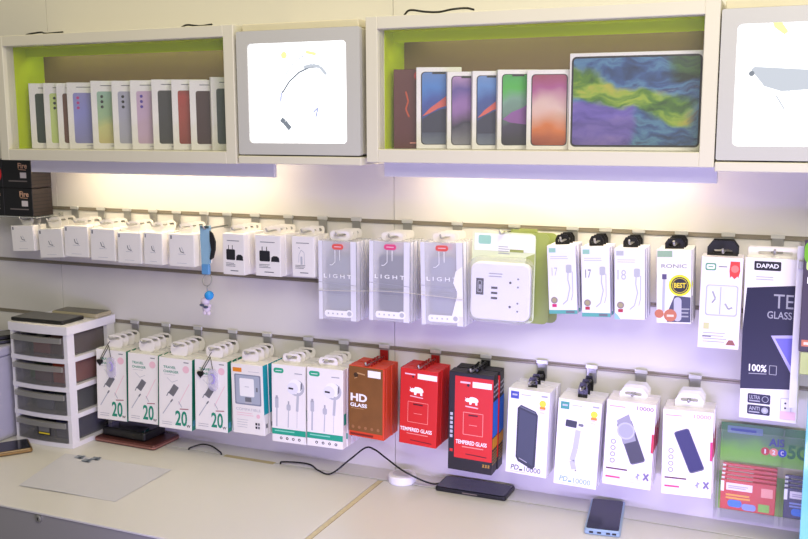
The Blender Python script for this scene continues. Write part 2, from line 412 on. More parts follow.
for px, h, nm, c, ln, sp, lb in PB:
    w, d = (.083, .016) if px < 211 else (.072, .012)
    h *= 1.105; o = carton('phone_box', w, d, h); setp(o, 'white phone box printed with a '+lb, 'phone box', 'phone boxes in the left cabinet')
    if nm == 'mint': mt = GRAD('print_mint', [(0, (206, 190, 130)), (.35, (206, 208, 140)), (.5, (160, 192, 150)), (1, (150, 185, 175))])
    elif nm == 'violet': mt = GRAD('print_violet', [(0, (140, 140, 190)), (.5, (146, 148, 214)), (1, (150, 146, 200))])
    elif nm == 'rust': mt = GRAD('print_rust', [(0, (140, 60, 48)), (.4, (160, 70, 56)), (.75, (176, 60, 52)), (1, (110, 50, 44))])
    else: mt = I('phone_'+nm, *c)
    phone_art(o, w, d, h, mt, lensm[ln], sp)
    place_lf(o, w, d, px+3.2-(px-29)*.011, 149, -.150, z1, 33 if px < 200 else 30 if px < 211 else 46)
z2 = c2[3]+.0003
# dark red boxed set at the left end
w, d, h = .085, .018, .165
o = carton('phone_box', w, d, h, M('wine_carton', (88, 26, 28), .4)); setp(o, 'dark wine red box at the left end of the right cabinet', 'phone box', 'phone boxes in the right cabinet')
a = Art(w, d, h); a.circ(.62, .92, .06, I('rose', 196, 40, 40)); a.line([(.3, .72), (.36, .6), (.3, .5), (.38, .4)], .02, I('ember', 190, 70, 30)); a.rect(.62, .36, .98, .73, I('ash', 150, 140, 135))
for k in range(3): a.rect(.68, .6-.05*k+.02, .9, .62-.05*k+.02, DARK)
a.line([(.4, .07), (.9, .07)], .015, I('rosy', 230, 150, 140)); a.build(o)
place_lf(o, w, d, 394, 150, -.150, z2, 24)
def iphone(px, h, stops, nm, lb, w=.083, ang=27, notch=True):
    d = .021
    o = carton('phone_box', w, d, h); setp(o, 'white phone box with '+lb, 'phone box', 'phone boxes in the right cabinet')
    a = Art(w, d, h)
    a.rr(.10, .05, .93, .945, .05, DARK); a.rr(.125, .058, .905, .937, .045, stops if not isinstance(stops, list) else GRAD('screen_'+nm, stops))
    if nm in ('blue', 'sky'):
        a.poly([(.13, .40), (.3, .5), (.55, .6), (.78, .7), (.88, .66), (.78, .55), (.5, .5), (.3, .44)], I('flame', 214, 96, 84))
        a.poly([(.13, .36), (.3, .43), (.55, .49), (.9, .5), (.9, .2), (.13, .2)], I('dusk', 46, 50, 76))
    if nm == 'green': a.poly([(.13, .38), (.35, .47), (.6, .52), (.9, .62), (.9, .3), (.3, .34)], I('orchid', 140, 84, 160))
    if notch: a.rr(.35, .915, .65, .94, .008, DARK)
    a.build(o)
    place_lf(o, w, d, px, 150, -.152, z2, ang)
    return o
SK = [(0, (120, 130, 150)), (.25, (44, 52, 84)), (.55, (60, 84, 160)), (.8, (70, 130, 200)), (1, (90, 130, 190))]
iphone(416.5, .168, SK, 'blue', 'blue and coral screen, tallest, beside the wine red box', w=.094, ang=24)
iphone(447, .1575, [(0, (140, 140, 150)), (.3, (54, 50, 70)), (.5, (150, 110, 170)), (.75, (96, 80, 150)), (1, (190, 150, 190))], 'purple', 'dark purple screen, second of the five phone boxes')
iphone(472, .1575, [(0, (120, 130, 150)), (.25, (54, 60, 90)), (.55, (60, 84, 150)), (.8, (90, 140, 200)), (1, (110, 140, 190))], 'sky', 'sky blue screen, in the middle of five')
iphone(497, .159, [(0, (40, 40, 44)), (.3, (66, 60, 84)), (.55, (120, 160, 140)), (.75, (76, 180, 70)), (1, (60, 160, 80))], 'green', 'green screen, fourth of the five phone boxes')
iphone(526, .157, [(0, (130, 50, 44)), (.25, (214, 120, 60)), (.5, (220, 190, 180)), (.75, (170, 84, 140)), (1, (150, 60, 70))], 'orange', 'orange and pink screen, beside the big tablet box', w=.086, ang=14, notch=False)
# the big tablet carton
w, d, h = .2515, .034, .186
o = carton('tablet_box', w, d, h); setp(o, 'large white tablet box with colourful painted screen in the right cabinet', 'tablet box')
PAINT = bpy.data.materials.new('screen_painting'); PAINT.use_nodes = True
nt = PAINT.node_tree; bs = nt.nodes['Principled BSDF']; bs.inputs['Roughness'].default_value = .3
N_ = nt.nodes.new; LK = nt.links.new
tc = N_('ShaderNodeTexCoord'); nz = N_('ShaderNodeTexNoise'); nz.inputs['Scale'].default_value = 13; nz.inputs['Detail'].default_value = 5
LK(tc.outputs['Object'], nz.inputs['Vector'])
vm = N_('ShaderNodeVectorMath'); vm.operation = 'MULTIPLY_ADD'; vm.inputs[1].default_value = (.075, 0, .075); LK(nz.outputs['Color'], vm.inputs[0]); LK(tc.outputs['Object'], vm.inputs[2])
sp = N_('ShaderNodeSeparateXYZ'); LK(vm.outputs[0], sp.inputs[0])
def mt(op, a, b=None, c=None):
    n = N_('ShaderNodeMath'); n.operation = op
    for i, v in enumerate((a, b, c)):
        if v is None: continue
        if isinstance(v, (int, float)): n.inputs[i].default_value = v
        else: LK(v, n.inputs[i])
    return n.outputs[0]
def step(v, e0, e1):
    n = N_('ShaderNodeMapRange'); n.interpolation_type = 'SMOOTHSTEP'; LK(v, n.inputs[0]); n.inputs[1].default_value = e0; n.inputs[2].default_value = e1; return n.outputs[0]
X_, Z_ = mt('SUBTRACT', sp.outputs[0], .0375), mt('SUBTRACT', sp.outputs[2], .0375)
n2 = N_('ShaderNodeTexNoise'); n2.inputs['Scale'].default_value = 30; n2.inputs['Detail'].default_value = 6
m3 = N_('ShaderNodeMapping'); m3.inputs['Rotation'].default_value = (0, .45, 0); m3.inputs['Scale'].default_value = (.45, 1, 1.6); LK(vm.outputs[0], m3.inputs[0]); LK(m3.outputs[0], n2.inputs['Vector'])
def ramp(v, st):
    n = N_('ShaderNodeValToRGB'); el = n.color_ramp.elements
    while len(el) < len(st): el.new(.5)
    for e, (p_, c_) in zip(el, st): e.position = p_; e.color = tuple(lin(q) for q in c_)+(1,)
    LK(v, n.inputs[0]); return n.outputs[0]
base = ramp(n2.outputs['Fac'], [(.30, (34, 44, 62)), (.45, (62, 92, 140)), (.55, (90, 136, 170)), (.66, (60, 76, 116)), (.8, (150, 180, 200))])
viol = ramp(n2.outputs['Fac'], [(.3, (84, 72, 140)), (.5, (112, 98, 176)), (.7, (140, 120, 186))])
leaf = ramp(n2.outputs['Fac'], [(.32, (50, 84, 40)), (.45, (92, 136, 44)), (.55, (150, 178, 60)), (.66, (196, 184, 76)), (.75, (84, 128, 60))])
def mix(f, a, b):
    n = N_('ShaderNodeMix'); n.data_type = 'RGBA'; LK(f, n.inputs['Factor']); LK(a, n.inputs['A']); LK(b, n.inputs['B']); return n.outputs['Result']
# violet sea low on the left, a green ribbon falling from the upper left to the right edge, dark leaves upper right
f_v = mt('MULTIPLY', step(Z_, .102, .088), step(X_, .005, -.015))
mid = mt('MULTIPLY_ADD', X_, -.28, .098); dist = mt('ABSOLUTE', mt('SUBTRACT', Z_, mid)); 
f_l = mt('MULTIPLY', step(dist, .030, .016), step(X_, .118, .085))
f_d = mt('MULTIPLY', step(X_, .05, .085), step(Z_, .118, .138))
dk = ramp(n2.outputs['Fac'], [(.35, (36, 56, 40)), (.55, (74, 112, 60)), (.7, (50, 70, 60))])
LK(mix(f_l, mix(f_d, mix(f_v, base, viol), dk), leaf), bs.inputs['Base Color'])
a = Art(w, d, h)
a.rr(.015, .035, .985, .965, .05, DARK); a.rr(.03, .055, .97, .945, .03, PAINT)
a.build(o)
place_lf(o, w, d, 568, 150.5, -.152, z2, 3)

# ------------------------------------------------------------------ hooks and hanging packs
def hook(x, zrail, zp, length, label, group, tag=None):
    o = obj('display_hook', B(-.011, .011, -.0035, 0, -.034, .004, bev=.0008), METAL, loc=(x, -.0035, zrail))
    bm = bmesh.new(); z = zp-zrail
    tube(bm, [(0, -.0035, z), (0, -length+.012, z), (0, -length+.004, z+.002), (0, -length, z+.009)], .0022, 8)
    obj('prong', bm, METAL, o, smooth=True)
    obj('saddle', B(-.013, .013, -.006, .0, -.002, .0065, bev=.0006), M('saddle_steel', (222, 222, 218), .3, .4), o)
    if tag: obj('hook_tag', B(-.0105, .0105, -.0062, -.0038, -.030, -.0065, bev=.0008), tag, o)
    return setp(o, label, 'hook', group)
ORD = ['frontmost', 'second', 'third', 'fourth', 'fifth', 'sixth', 'seventh']
HLEN = .108
def copy_tree(o):
    c = o.copy(); COL.objects.link(c)
    for ch in list(o.children):
        k = ch.copy(); COL.objects.link(k); k.parent = c; k.matrix_parent_inverse = ch.matrix_parent_inverse
        for g in list(ch.children):
            q = g.copy(); COL.objects.link(q); q.parent = k
    return c
def euro_tab(parent, w, h, d, zt, m, tw=None, style='tab', zp=None, name='hang_tab', yoff=None):
    """tab with a slot standing up from the top of a carton, so that the slot lies round the prong"""
    tw = tw or w*.5; t = .0011; bm = bmesh.new(); y0 = (yoff if yoff is not None else d/2-t-.0003)
    hw, hh = tw*.32, .0040
    inner = rrect(-hw, zp-hh, hw, zp+hh*.8, .004)
    if style == 'flat': outer = rrect(-tw/2, h-.0004, tw/2, zt, .0015)
    elif style == 'tab': outer = rrect(-tw/2, h-.0004, tw/2, zt, (zt-h)*.40)
    elif style == 'trap':
        n = len(inner); outer = []
        k = n//4
        def lerp(a, b, i): f = i/max(1, k-1); return (a[0]+(b[0]-a[0])*f, a[1]+(b[1]-a[1])*f)
        q = [((tw/2, h+(zt-h)*.55), (tw*.33, zt)), ((-tw*.33, zt), (-tw/2, h+(zt-h)*.55)), ((-tw/2, h+(zt-h)*.3), (-tw/2, h-.0004)), ((tw/2, h-.0004), (tw/2, h+(zt-h)*.3))]
        for A, Bq in q:
            for i in range(k): outer.append(lerp(A, Bq, i))
    ring_plate(bm, outer, inner, t, y0)
    return obj(name, bm, m, parent)
# measured pose of every front pack: x, z of the front face centre, width, height, roll, yaw
POSE = dict(
w1=(-1.0375,1.4130,.0740,.0682,-2.9,1.3), w2=(-.9417,1.4041,.0800,.0754,-3.8,-.4), w3=(-.8555,1.4127,.0728,.0806,.1,4.3),
w4=(-.7697,1.4084,.0735,.0810,.7,4.0), w5=(-.6855,1.4042,.0703,.0774,.2,3.2), w6=(-.6117,1.4061,.0540,.0798,1.3,2.2), w7=(-.5256,1.4062,.0707,.0798,.5,3.1),
w8=(-.3754,1.4043,.0593,.0990,.5,0), w9=(-.2796,1.4057,.0681,.0973,0,.2), w10=(-.1851,1.4087,.0592,.0951,-.5,-.7),
c1=(-.0961,1.3573,.0953,.1829,.2,3.3), c2=(.0343,1.3638,.0987,.1809,.5,2.9), c3=(.1598,1.3663,.1000,.1831,-1.2,-.3),
so=(.2900,1.3857,.1394,.1935,.9,3.2), k1=(.4258,1.3928,.0586,.1426,-3.1,5.1), k2=(.4953,1.3925,.0575,.1438,-2.4,4.7), k3=(.5638,1.3926,.0600,.1444,-1.8,3.9),
k4=(.6503,1.3929,.0665,.1474,-1.8,5.2), k5=(.7386,1.3662,.0765,.1798,.4,6.1), dp=(.8341,1.3008,.1044,.3165,-.5,-3.0),
t1=(-.7641,1.0395,.0872,.1887,2.0,8), t2=(-.6629,1.0412,.0862,.1834,2.5,7.5), t3=(-.5621,1.0386,.0931,.1846,2.4,7.0), t4=(-.4537,1.0457,.0904,.1810,1.5,5.4),
a5=(-.3474,1.0489,.0901,.1748,-.6,-.1), e6=(-.2325,1.0499,.0890,.1923,.8,4.4), e7=(-.1346,1.0519,.0925,.1923,.9,3.7),
hd=(-.0263,1.0780,.0922,.1691,.8,-3.4), rd=(.1033,1.0808,.0917,.1762,1.7,-2.2), bk=(.2271,1.0610,.1032,.2250,.8,-1.1),
p1=(.3568,1.0552,.0912,.1893,1.7,-.3), p2=(.4657,1.0452,.0907,.1883,2.4,2.7), p3=(.5727,1.0575,.0985,.1817,1.9,3.5), p4=(.6888,1.0549,.0974,.1779,-.8,3.0))
YFR = -.105
def hang(key, rail, n, d, gap, maker, desc, where, name, cat, group, tab, plate_dx=0, hook_label=None, jit=.4, low=None, tag=None):
    x, z, w, h, ro, ya = POSE[key]
    ro, ya = math.radians(ro), math.radians(ya)
    zr = RAIL[rail]; top = z+h/2
    zp = max(zr-.026, top+.0085)
    if zp > zr-.006: zp = zr-.006
    if low: zp = top+low
    R = Matrix.Rotation(ya, 3, 'Z') @ Matrix.Rotation(ro, 3, 'Y')
    o = maker(w, d, h)
    loc = Vector((x, YFR, z)) + R @ Vector((0, d/2, -h/2))
    # the tab slot follows the tilt so that it still lies round the prong
    lz = zp-(z-h/2)
    tb = tab(o, w, d, h, lz) if tab else None
    o.location = loc; o.rotation_euler = (0, ro, ya)
    setp(o, '%s, %s, %s in stack' % (desc, where, ORD[0]) if n > 1 else '%s, %s' % (desc, where), cat, group)
    o.name = name
    for i in range(1, n):
        c = copy_tree(o)
        s = random.uniform(-1, 1)*jit
        c.location = loc+Vector((s*.0022, i*(d+gap), s*.0009)); c.rotation_euler = (0, ro+math.radians(s*.4), ya)
        c['label'] = '%s, %s, %s in stack' % (desc, where, ORD[i])
    tipx = x+math.sin(ro)*(lz-h/2)
    hook(tipx+plate_dx, zr, zp, HLEN, hook_label or 'steel hook carrying the '+where_hook(desc, where), 'steel wall hooks on the rails', tag)
    return o
def where_hook(d, w): return ' '.join((d.split(' with')[0]+' stack, '+w).split()[:12])
def T(m, tw=None, style='tab', up=.0085, k=.5):
    def f(o, w, d, h, lz): return euro_tab(o, w, h, d, lz+up, m, tw=(tw or w*k), style=style, zp=lz)
    return f
BONE = M('bone_card', (238, 234, 228), .5)

# --- white mini boxes
def mini(w, d, h):
    o = carton('accessory_box', w, d, h); a = Art(w, d, h)
    a.rect(.06, .84, .12, .95, GREY); a.line([(.42, .58), (.46, .46), (.6, .42)], .03, GREY); a.line([(.5, .6), (.58, .44)], .02, LGREY)
    a.line([(.36, .38), (.66, .38)], .014, LGREY); a.line([(.3, .1), (.7, .1)], .012, LGREY)
    a.build(o); return o
WM = ['first hook of upper rail', 'second hook of upper rail', 'third hook of upper rail', 'fourth hook of upper rail', 'fifth hook of upper rail', 'narrow one, sixth hook of upper rail', 'just left of the blue lanyard']
for i in range(7):
    hang('w%d' % (i+1), 0, 3 if i else 2, .024, .003, mini, 'white mini box', WM[i], 'accessory_box', 'box', 'white mini boxes on the upper rail', T(BONE, k=.55, up=.009 if i else .0052))
# --- adapter boxes
def adapter(kind):
    def f(w, d, h):
        o = carton('charger_box', w, d, h); a = Art(w, d, h)
        a.line([(.2, .83), (.78, .83)], .018, GREY)
        if kind:
            a.rr(.16, .36, .58, .62, .03, DARK); a.rect(.26, .62, .29, .72, DARK); a.rect(.44, .62, .47, .72, DARK)
            a.poly([(.62, .36), (.96, .36), (.94, .46), (.86, .5), (.72, .5), (.64, .46)], DARK)
        else:
            a.line([(.3, .35), (.32, .55), (.42, .66), (.55, .6), (.56, .3)], .014, LGREY); a.rr(.38, .3, .47, .5, .01, LGREY); a.line([(.3, .72), (.36, .7)], .02, SILV)
        a.rows(.14, .28, .6, 3, .035, .014, GREY); a.line([(.35, .1), (.72, .1)], .022, GREY)
        a.build(o); return o
    return f
hang('w8', 0, 4, .022, .002, adapter(1), 'white box with black wall adapter', 'right of the lanyard', 'charger_box', 'charger box', 'white adapter boxes', T(BONE, k=.7, up=.009))
hang('w9', 0, 4, .022, .002, adapter(1), 'white box with black wall adapter', 'second right of the lanyard', 'charger_box', 'charger box', 'white adapter boxes', T(BONE, k=.7, up=.009))
hang('w10', 0, 3, .022, .002, adapter(0), 'white box with pale cable picture', 'left of the clear case packs', 'cable_box', 'cable box', 'white cable boxes', T(BONE, k=.7, up=.009))
# --- clear phone case packs
CLR = CLEAR('clear_pack', (238, 238, 244), .66, .12, .08)
CASE = CLEAR('smoke_case', (128, 132, 148), .35, .25, .05)
def clearpack(dark, tail):
    def f(w, d, h):
        o = obj('phone_case_pack', B(-w/2, w/2, -d/2, d/2, 0, h, bev=.0012), CLR)
        cc = M('smoke_grey_case_%d' % dark, ((150, 156, 166), (74, 82, 100), (160, 164, 180))[dark], .3)
        b = bmesh.new(); prism(b, rrect(-w*.28, h*.12, w*.34, h*.82, .008), .008, y0=-d*.1); obj('phone_case', b, cc, o)
        a = Art(w, d, h)
        LB = M('milky_band', (228, 228, 236), .4, var=.02)
        a.rect(.0, .0, .10, 1, LB); a.rect(.84, .0, .98, 1, LB)
        a.rr(.16, .04, .84, .125, .03, WH); 
        for k in range(4): a.circ(.25+.12*k, .082, .012, LGREY)
        a.circ(.80, .09, .05, WH); a.circ(.8, .09, .03, LGREY)
        a.rr(.36, .895, .66, .965, .035, I('badge_coral', 226, 92, 84) if dark != 1 else I('badge_rose', 224, 76, 130)); a.line([(.42, .93), (.6, .93)], .012, PINK)
        a.line([(.44, .89), (.44, .74), (.36, .70), (.3, .70)], .008, WH); a.line([(.56, .89), (.56, .76)], .008, WH)
        a.text('L I G H T', .14, .535, .86, .585, WH, .012)
        a.line([(.0, .48), (1, .45)], .007, SILV)
        if tail: a.poly([(.72, .12), (.98, .12), (.98, .72), (.82, .66), (.76, .52), (.86, .4)], WH)
        a.rows(.3, .42, .75, 4, .03, .004, SILV)
        a.face = 'R'; a.rect(0, 0, 1, 1, LB)
        a.build(o); return o
    return f
for k, dk, tl, wh in (('c1', 0, 0, 'left of three'), ('c2', 1, 0, 'middle of three'), ('c3', 2, 1, 'right of three beside socket')):
    hang(k, 0, 4, .017, .0035, clearpack(dk, tl), ('pale grey', 'dark smoke', 'pale lilac')[dk]+' clear phone case pack', wh, 'phone_case_pack', 'phone case', 'clear phone case packs', T(BONE, k=.52, up=.0095))
# --- power socket blister
SOCK = M('socket_white', (236, 236, 244), .3)
LIMEC = M('lime_card', (160, 172, 104), .45)
def socket(w, d, h):
    bm = bmesh.new(); zz = 1.4615-(1.3857-h/2); ring_plate(bm, rrect(-w/2, 0, w/2, h, .012), rrect(-.011, zz-.005, .011, zz+.004, .0045), .0012, y0=d/2-.0012)
    o = obj('power_socket_pack', bm, M('lime_back_card', (214, 224, 190), .45))
    bm = bmesh.new(); prism(bm, rrect(-w*.47, h*.03, w*.47, h*.67, .018), d*.72, y0=-d*.5+.008); s = obj('socket', bm, SOCK, o)
    md = s.modifiers.new('b', 'BEVEL'); md.width = .003; md.segments = 2; md.limit_method = 'ANGLE'
    a = Art(w, d, h); a.fr['F'] = (Vector((-w/2, -d*.5+.008, 0)), Vector((w, 0, 0)), Vector((0, 0, h)), Vector((0, -1, 0)))
    a.rect(.12, .305, .24, .49, DARK); a.frame(.15, .335, .21, .46, .008, SILV); a.rect(.165, .37, .195, .42, SILV)
    for k in range(3): a.rect(.36, .38-.058*k, .46, .405-.058*k, DARK)
    a.rows(.32, .55, .54, 2, .03, .012, SILV)
    for v in (.46, .19):
        a.circ(.66, v, .014, DARK); a.circ(.78, v+.045, .011, GREY); a.circ(.78, v-.045, .011, GREY)
    a.build(s, 'socket_face')
    a = Art(w, d, h); a.fr['F'] = (Vector((-w/2, d/2-.0013, 0)), Vector((w, 0, 0)), Vector((0, 0, h)), Vector((0, -1, 0)))
    a.rect(.04, .79, .99, .98, I('pale_card', 232, 236, 234)); a.rr(.1, .86, .3, .96, .02, I('mint_badge', 150, 200, 180)); a.rows(.42, .84, .6, 4, .025, .01, SILV); a.rows(.6, .8, .85, 1, .03, .03, I('olive', 150, 160, 90))
    a.poly([(.74, .0), (.98, .03), (.99, .78), (.86, .74)], LIMEC)
    a.build(o)
    bm = bmesh.new(); prism(bm, rrect(-w*.49, .002, w*.49, h*.73, .02), d*.86, y0=-d*.5)
    obj('blister', bm, CLEAR('blister', (240, 240, 246), .86, .08, .1), o)
    return o
def sockhook(o, w, d, h, lz): return None
x, z, w, h, ro, ya = POSE['so']
hang('so', 0, 1, .030, .003, socket, 'white power socket in clear blister', 'beside the clear cases', 'power_socket_pack', 'power socket', 'power socket blister packs', None)
for i in range(2):
    bm = bmesh.new(); xo = .020+.013*i; zz = 1.4615-1.284
    ring_plate(bm, rrect(-.066, 0, .066, .196, .014), rrect(-xo-.016, zz-.005, -xo+.016, zz+.003, .0035), .0018)
    o = obj('accessory_card', bm, M('lime_green_card', (150, 164, 92), .45, var=.1, scale=20), loc=(.298+xo, -.052+.02*i, 1.284))
    setp(o, 'lime green backing card hanging behind the white socket, '+('nearer' if i == 0 else 'farther')+' of the two', 'card', 'lime backing cards')
    obj('card_tab', B(-.02, .02, .0002, .0014, .1962, .203), LIMEC, o)
# --- charging cable packs
def cable(kind):
    def f(w, d, h):
        o = carton('cable_box', w, d, h, M('cable_carton', (238, 238, 248), .35, var=.01)); a = Art(w, d, h)
        a.rect(.06, .90, .30, .965, I('mint_badge', 150, 200, 180) if kind != 2 else LGREY); a.rows(.1, .84, .8, 2, .03, .008, LGREY)
        if kind < 2: a.text('17', .14, .56, .34, .68, GREY if kind else LGREY, .0)
        else: a.text('18', .10, .56, .38, .70, LGREY, .0)
        a.line([(.72, .68), (.70, .5), (.76, .38), (.66, .2), (.5, .14)], .016, LGREY); a.rr(.64, .6, .84, .72, .02, LGREY); a.line([(.86, .62), (.86, .3), (.8, .2)], .012, LGREY)
        a.circ(.2, .2, .05, I('medal', 150, 140, 130)); a.circ(.2, .2, .03, I('medal_core', 170, 160, 120)); a.rect(.12, .10, .28, .145, MAG if kind == 0 else I('ruby', 180, 50, 70))
        if kind < 2:
            a.rect(0, 0, 1, .055, I('teal_band', 90, 170, 160)); a.rect(.6, .01, .9, .045, GREY)
        else: a.poly([(0, 0), (.2, 0), (.1, .06), (0, .1)], I('sky_corner', 150, 200, 230))
        a.face = 'R'; a.rect(0, 0, 1, 1, I('lilac_edge', 214, 212, 232))
        a.build(o); return o
    return f
BT = lambda **k: T(M('black_hanger', (22, 22, 22), .3), style='trap', **k)
for i, (wh) in enumerate(('beside the power socket', 'second right of the socket', 'third right of the socket')):
    hang('k%d' % (i+1), 0, 3, .02, .004, cable(i), 'white cable box with '+('faint cable', 'dark 17', 'wide pale cable')[i], wh, 'cable_box', 'cable box', 'white charging cable boxes', BT(k=.5, up=.012))
def best(w, d, h):
    o = carton('cable_box', w, d, h, WHITE); a = Art(w, d, h)
    a.rect(.02, .90, .45, .985, I('sage', 150, 180, 150)); a.text('RONIC', .14, .755, .86, .805, GREY, 0)
    a.rect(.16, .6, .29, .67, I('plum', 90, 80, 120)); a.line([(.22, .6), (.2, .3), (.2, .16)], .035, LGREY)
    a.poly([(.36, .2), (.52, .38), (.98, .36), (.98, .02), (.3, .02)], I('slate_photo', 76, 78, 104)); a.rr(.5, .03, .72, .36, .05, I('haze', 190, 190, 204))
    a.circ(.40, .11, .085, I('copper', 196, 116, 84)); a.rect(.3, .09, .5, .12, I('sand', 230, 210, 190)); a.circ(.08, .13, .06, I('copper', 196, 116, 84))
    a.circ(.67, .52, .145, I('lemon', 226, 226, 40)); a.circ(.67, .52, .115, DARK); a.ringc(.67, .52, .1, .006, YEL)
    a.text('BEST', .50, .485, .84, .555, YEL, .03); a.rows(.72, .2, .95, 3, .05, .02, SILV)
    a.face = 'R'; a.rect(0, 0, 1, 1, I('dusky_edge', 170, 168, 184))
    a.build(o); return o
hang('k4', 0, 4, .016, .004, best, 'cable box with black and yellow round badge', 'fourth right of socket', 'cable_box', 'cable box', 'badged cable boxes', BT(k=.55, up=.012))
def buds(w, d, h):
    o = carton('charger_box', w, d, h, M('rosy_white_carton', (242, 236, 242), .4)); a = Art(w, d, h)
    a.rr(.1, .855, .36, .935, .02, I('fern', 90, 160, 120)); a.rr(.13, .87, .33, .92, .015, WH); a.line([(.17, .895), (.29, .895)], .012, I('fern', 90, 160, 120))
    a.line([(.42, .9), (.62, .9)], .01, GREY)
    a.poly([(.70, .96), (.92, .96), (.94, .86), (.9, .78), (.88, .80), (.81, .77), (.74, .80), (.70, .78), (.68, .86)], I('ribbon', 222, 66, 60)); a.circ(.81, .88, .04, I('ribbon_core', 236, 130, 120))
    a.rr(.14, .36, .92, .70, .03, LGREY); a.rr(.17, .375, .89, .69, .025, I('window_white', 226, 228, 236))
    for k in (.3, .72): a.rr(k-.1, .42, k+.13, .66, .02, WH)
    a.line([(.3, .63), (.38, .55), (.3, .5)], .02, SILV); a.line([(.5, .38), (.5, .68)], .008, SILV); a.line([(.62, .5), (.7, .44), (.8, .46)], .02, SILV)
    a.rect(.12, .21, .26, .28, I('olive_square', 206, 206, 150)); a.rows(.12, .17, .7, 4, .032, .008, SILV); a.line([(.1, .13), (.32, .13)], .012, GREY)
    a.poly([(.68, .045), (.92, .045), (.85, .10), (.75, .10)], I('seal', 150, 90, 80))
    a.build(o); return o
hang('k5', 0, 2, .028, .004, buds, 'white box with red ribbon and clear window', 'on a black hanger', 'charger_box', 'charger box', 'red ribbon boxes', T(M('black_hanger'), style='trap', k=.75, up=.021))
# --- tall navy tempered glass pack
def glasspack(w, d, h):
    o = carton('screen_protector_box', w, d, h, WHITE); a = Art(w, d, h)
    NV = I('midnight', 30, 30, 58); LIL = I('lilac_panel', 190, 184, 240)
    a.rr(.16, .925, .62, .98, .006, DARK); a.text('DAPAD', .2, .94, .58, .966, WH, .02); a.rows(.2, .885, .5, 2, .015, .004, SILV)
    a.poly([(.05, .815), (.96, .845), (.96, .21), (.0, .185), (.0, .55)], NV)
    a.text('TE', .52, .70, .86, .785, SILV, .0); a.text('GLASS', .42, .635, .84, .68, SILV, .01)
    a.poly([(.50, .53), (.96, .545), (.96, .25)], LIL); a.poly([(.57, .515), (.93, .525), (.93, .31)], I('indigo', 116, 112, 214))
    a.text('100%', .14, .30, .45, .345, WH, .02); a.line([(.14, .285), (.45, .29)], .005, SILV); a.frame(.5, .29, .62, .345, .004, SILV)
    for v, s in ((.10, 'ULTRA'), (.03, 'ANTI')):
        a.rr(.14, v, .54, v+.06, .008, NV); a.text(s, .17, v+.026, .36, v+.05, SILV, .02); a.line([(.17, v+.015), (.36, v+.015)], .008, SILV)
        a.circ(.45, v+.03, .02, SILV); a.circ(.45, v+.03, .016 if v > .05 else .01, NV if v > .05 else LGREY)
    a.frame(.72, .02, .9, .15, .003, SILV); a.circ(.8, .12, .006, DARK); a.circ(.8, .09, .006, DARK); a.rect(.72, .02, .98, .07, PINK)
    a.build(o)
    return o
hang('dp', 0, 2, .016, .004, glasspack, 'tall navy and white screen glass box', 'right end, upper rail', 'screen_protector_box', 'screen protector', 'tall navy glass boxes', T(BONE, k=.94, style='flat', up=.0100))

# --- lower rail: 20 W chargers
def charger20(w, d, h):
    o = carton('charger_box', w, d, h, WHITE); a = Art(w, d, h)
    a.text('TRAVEL', .14, .85, .52, .885, GREEN, .02); a.text('CHARGER', .14, .79, .60, .825, GREEN, .02); a.line([(.16, .765), (.5, .765)], .004, SILV)
    a.circ(.82, .86, .05, PINK); a.line([(.75, .955), (.9, .955)], .012, GREY)
    a.rr(.36, .47, .54, .63, .01, GREY, rot=-32); a.rr(.38, .49, .52, .61, .008, I('pewter', 112, 112, 116), rot=-32)
    a.line([(.25, .72), (.4, .66), (.58, .70)], .006, LGREY); a.line([(.24, .46), (.3, .52)], .012, GREY)
    a.line([(.12, .2), (.36, .38)], .014, LGREY); a.line([(.36, .38), (.42, .42)], .02, GREY); a.line([(.6, .36), (.92, .66)], .008, PINK); a.line([(.6, .4), (.7, .32)], .012, LGREY)
    a.line([(.64, .295), (.9, .305)], .014, I('rosewood', 170, 110, 120))
    a.text('20', .50, .055, .86, .27, GREEN, .022); a.text('W', .84, .045, .96, .085, DARK, .02); a.rows(.1, .09, .42, 2, .03, .006, SILV)
    a.face = 'R'; a.rect(0, 0, 1, 1, GREEN); a.rect(.2, .06, .8, .14, I('seafoam', 70, 160, 190))
    a.face = 'T'; a.rect(.02, .1, .98, .9, I('card_top', 226, 226, 222))
    a.build(o); return o
WT4 = ('beside the drawers', 'second from the drawers', 'third from the drawers', 'fourth from the drawers')
for i in range(4):
    hang('t%d' % (i+1), 2, 4, .021, .0025, charger20, 'white and green 20 W charger box', WT4[i], 'charger_box', 'charger box', 'green sided charger boxes', T(BONE, k=.52, up=.0085))
def adapter5(w, d, h):
    o = carton('charger_box', w, d, h, WHITE); a = Art(w, d, h)
    TEAL = I('cyan_side', 20, 160, 172)
    a.rect(.06, .885, .34, .945, ORANGE); a.line([(.55, .9), (.9, .9)], .006, LGREY)
    a.rr(.1, .42, .93, .855, .02, I('steel_window', 132, 140, 158)); a.rr(.14, .44, .89, .84, .02, I('steel_window2', 170, 178, 194))
    a.rr(.26, .54, .72, .80, .02, WH); a.line([(.42, .68), (.56, .68)], .008, LGREY); a.rr(.42, .46, .62, .53, .01, GREY); a.rect(.4, .44, .64, .465, LGREY); a.rect(.78, .62, .83, .68, GREY)
    a.text('COMPATIBLE', .12, .335, .9, .372, LGREY, 0); a.rows(.14, .3, .7, 2, .03, .008, PINK); a.circ(.82, .27, .03, PINK)
    a.rows(.14, .2, .5, 4, .035, .006, LGREY)
    for v in (.14, .09): a.rect(.72, v, .78, v+.035, DARK); a.rect(.8, v, .86, v+.035, GREY)
    a.face = 'R'; a.rect(0, .3, 1, 1, TEAL); a.rect(.3, .1, .7, .16, GREY)
    a.build(o); return o
hang('a5', 2, 4, .021, .0025, adapter5, 'white charger box with orange label', 'right of the green boxes', 'charger_box', 'charger box', 'orange label charger boxes', T(BONE, k=.52, up=.0085))
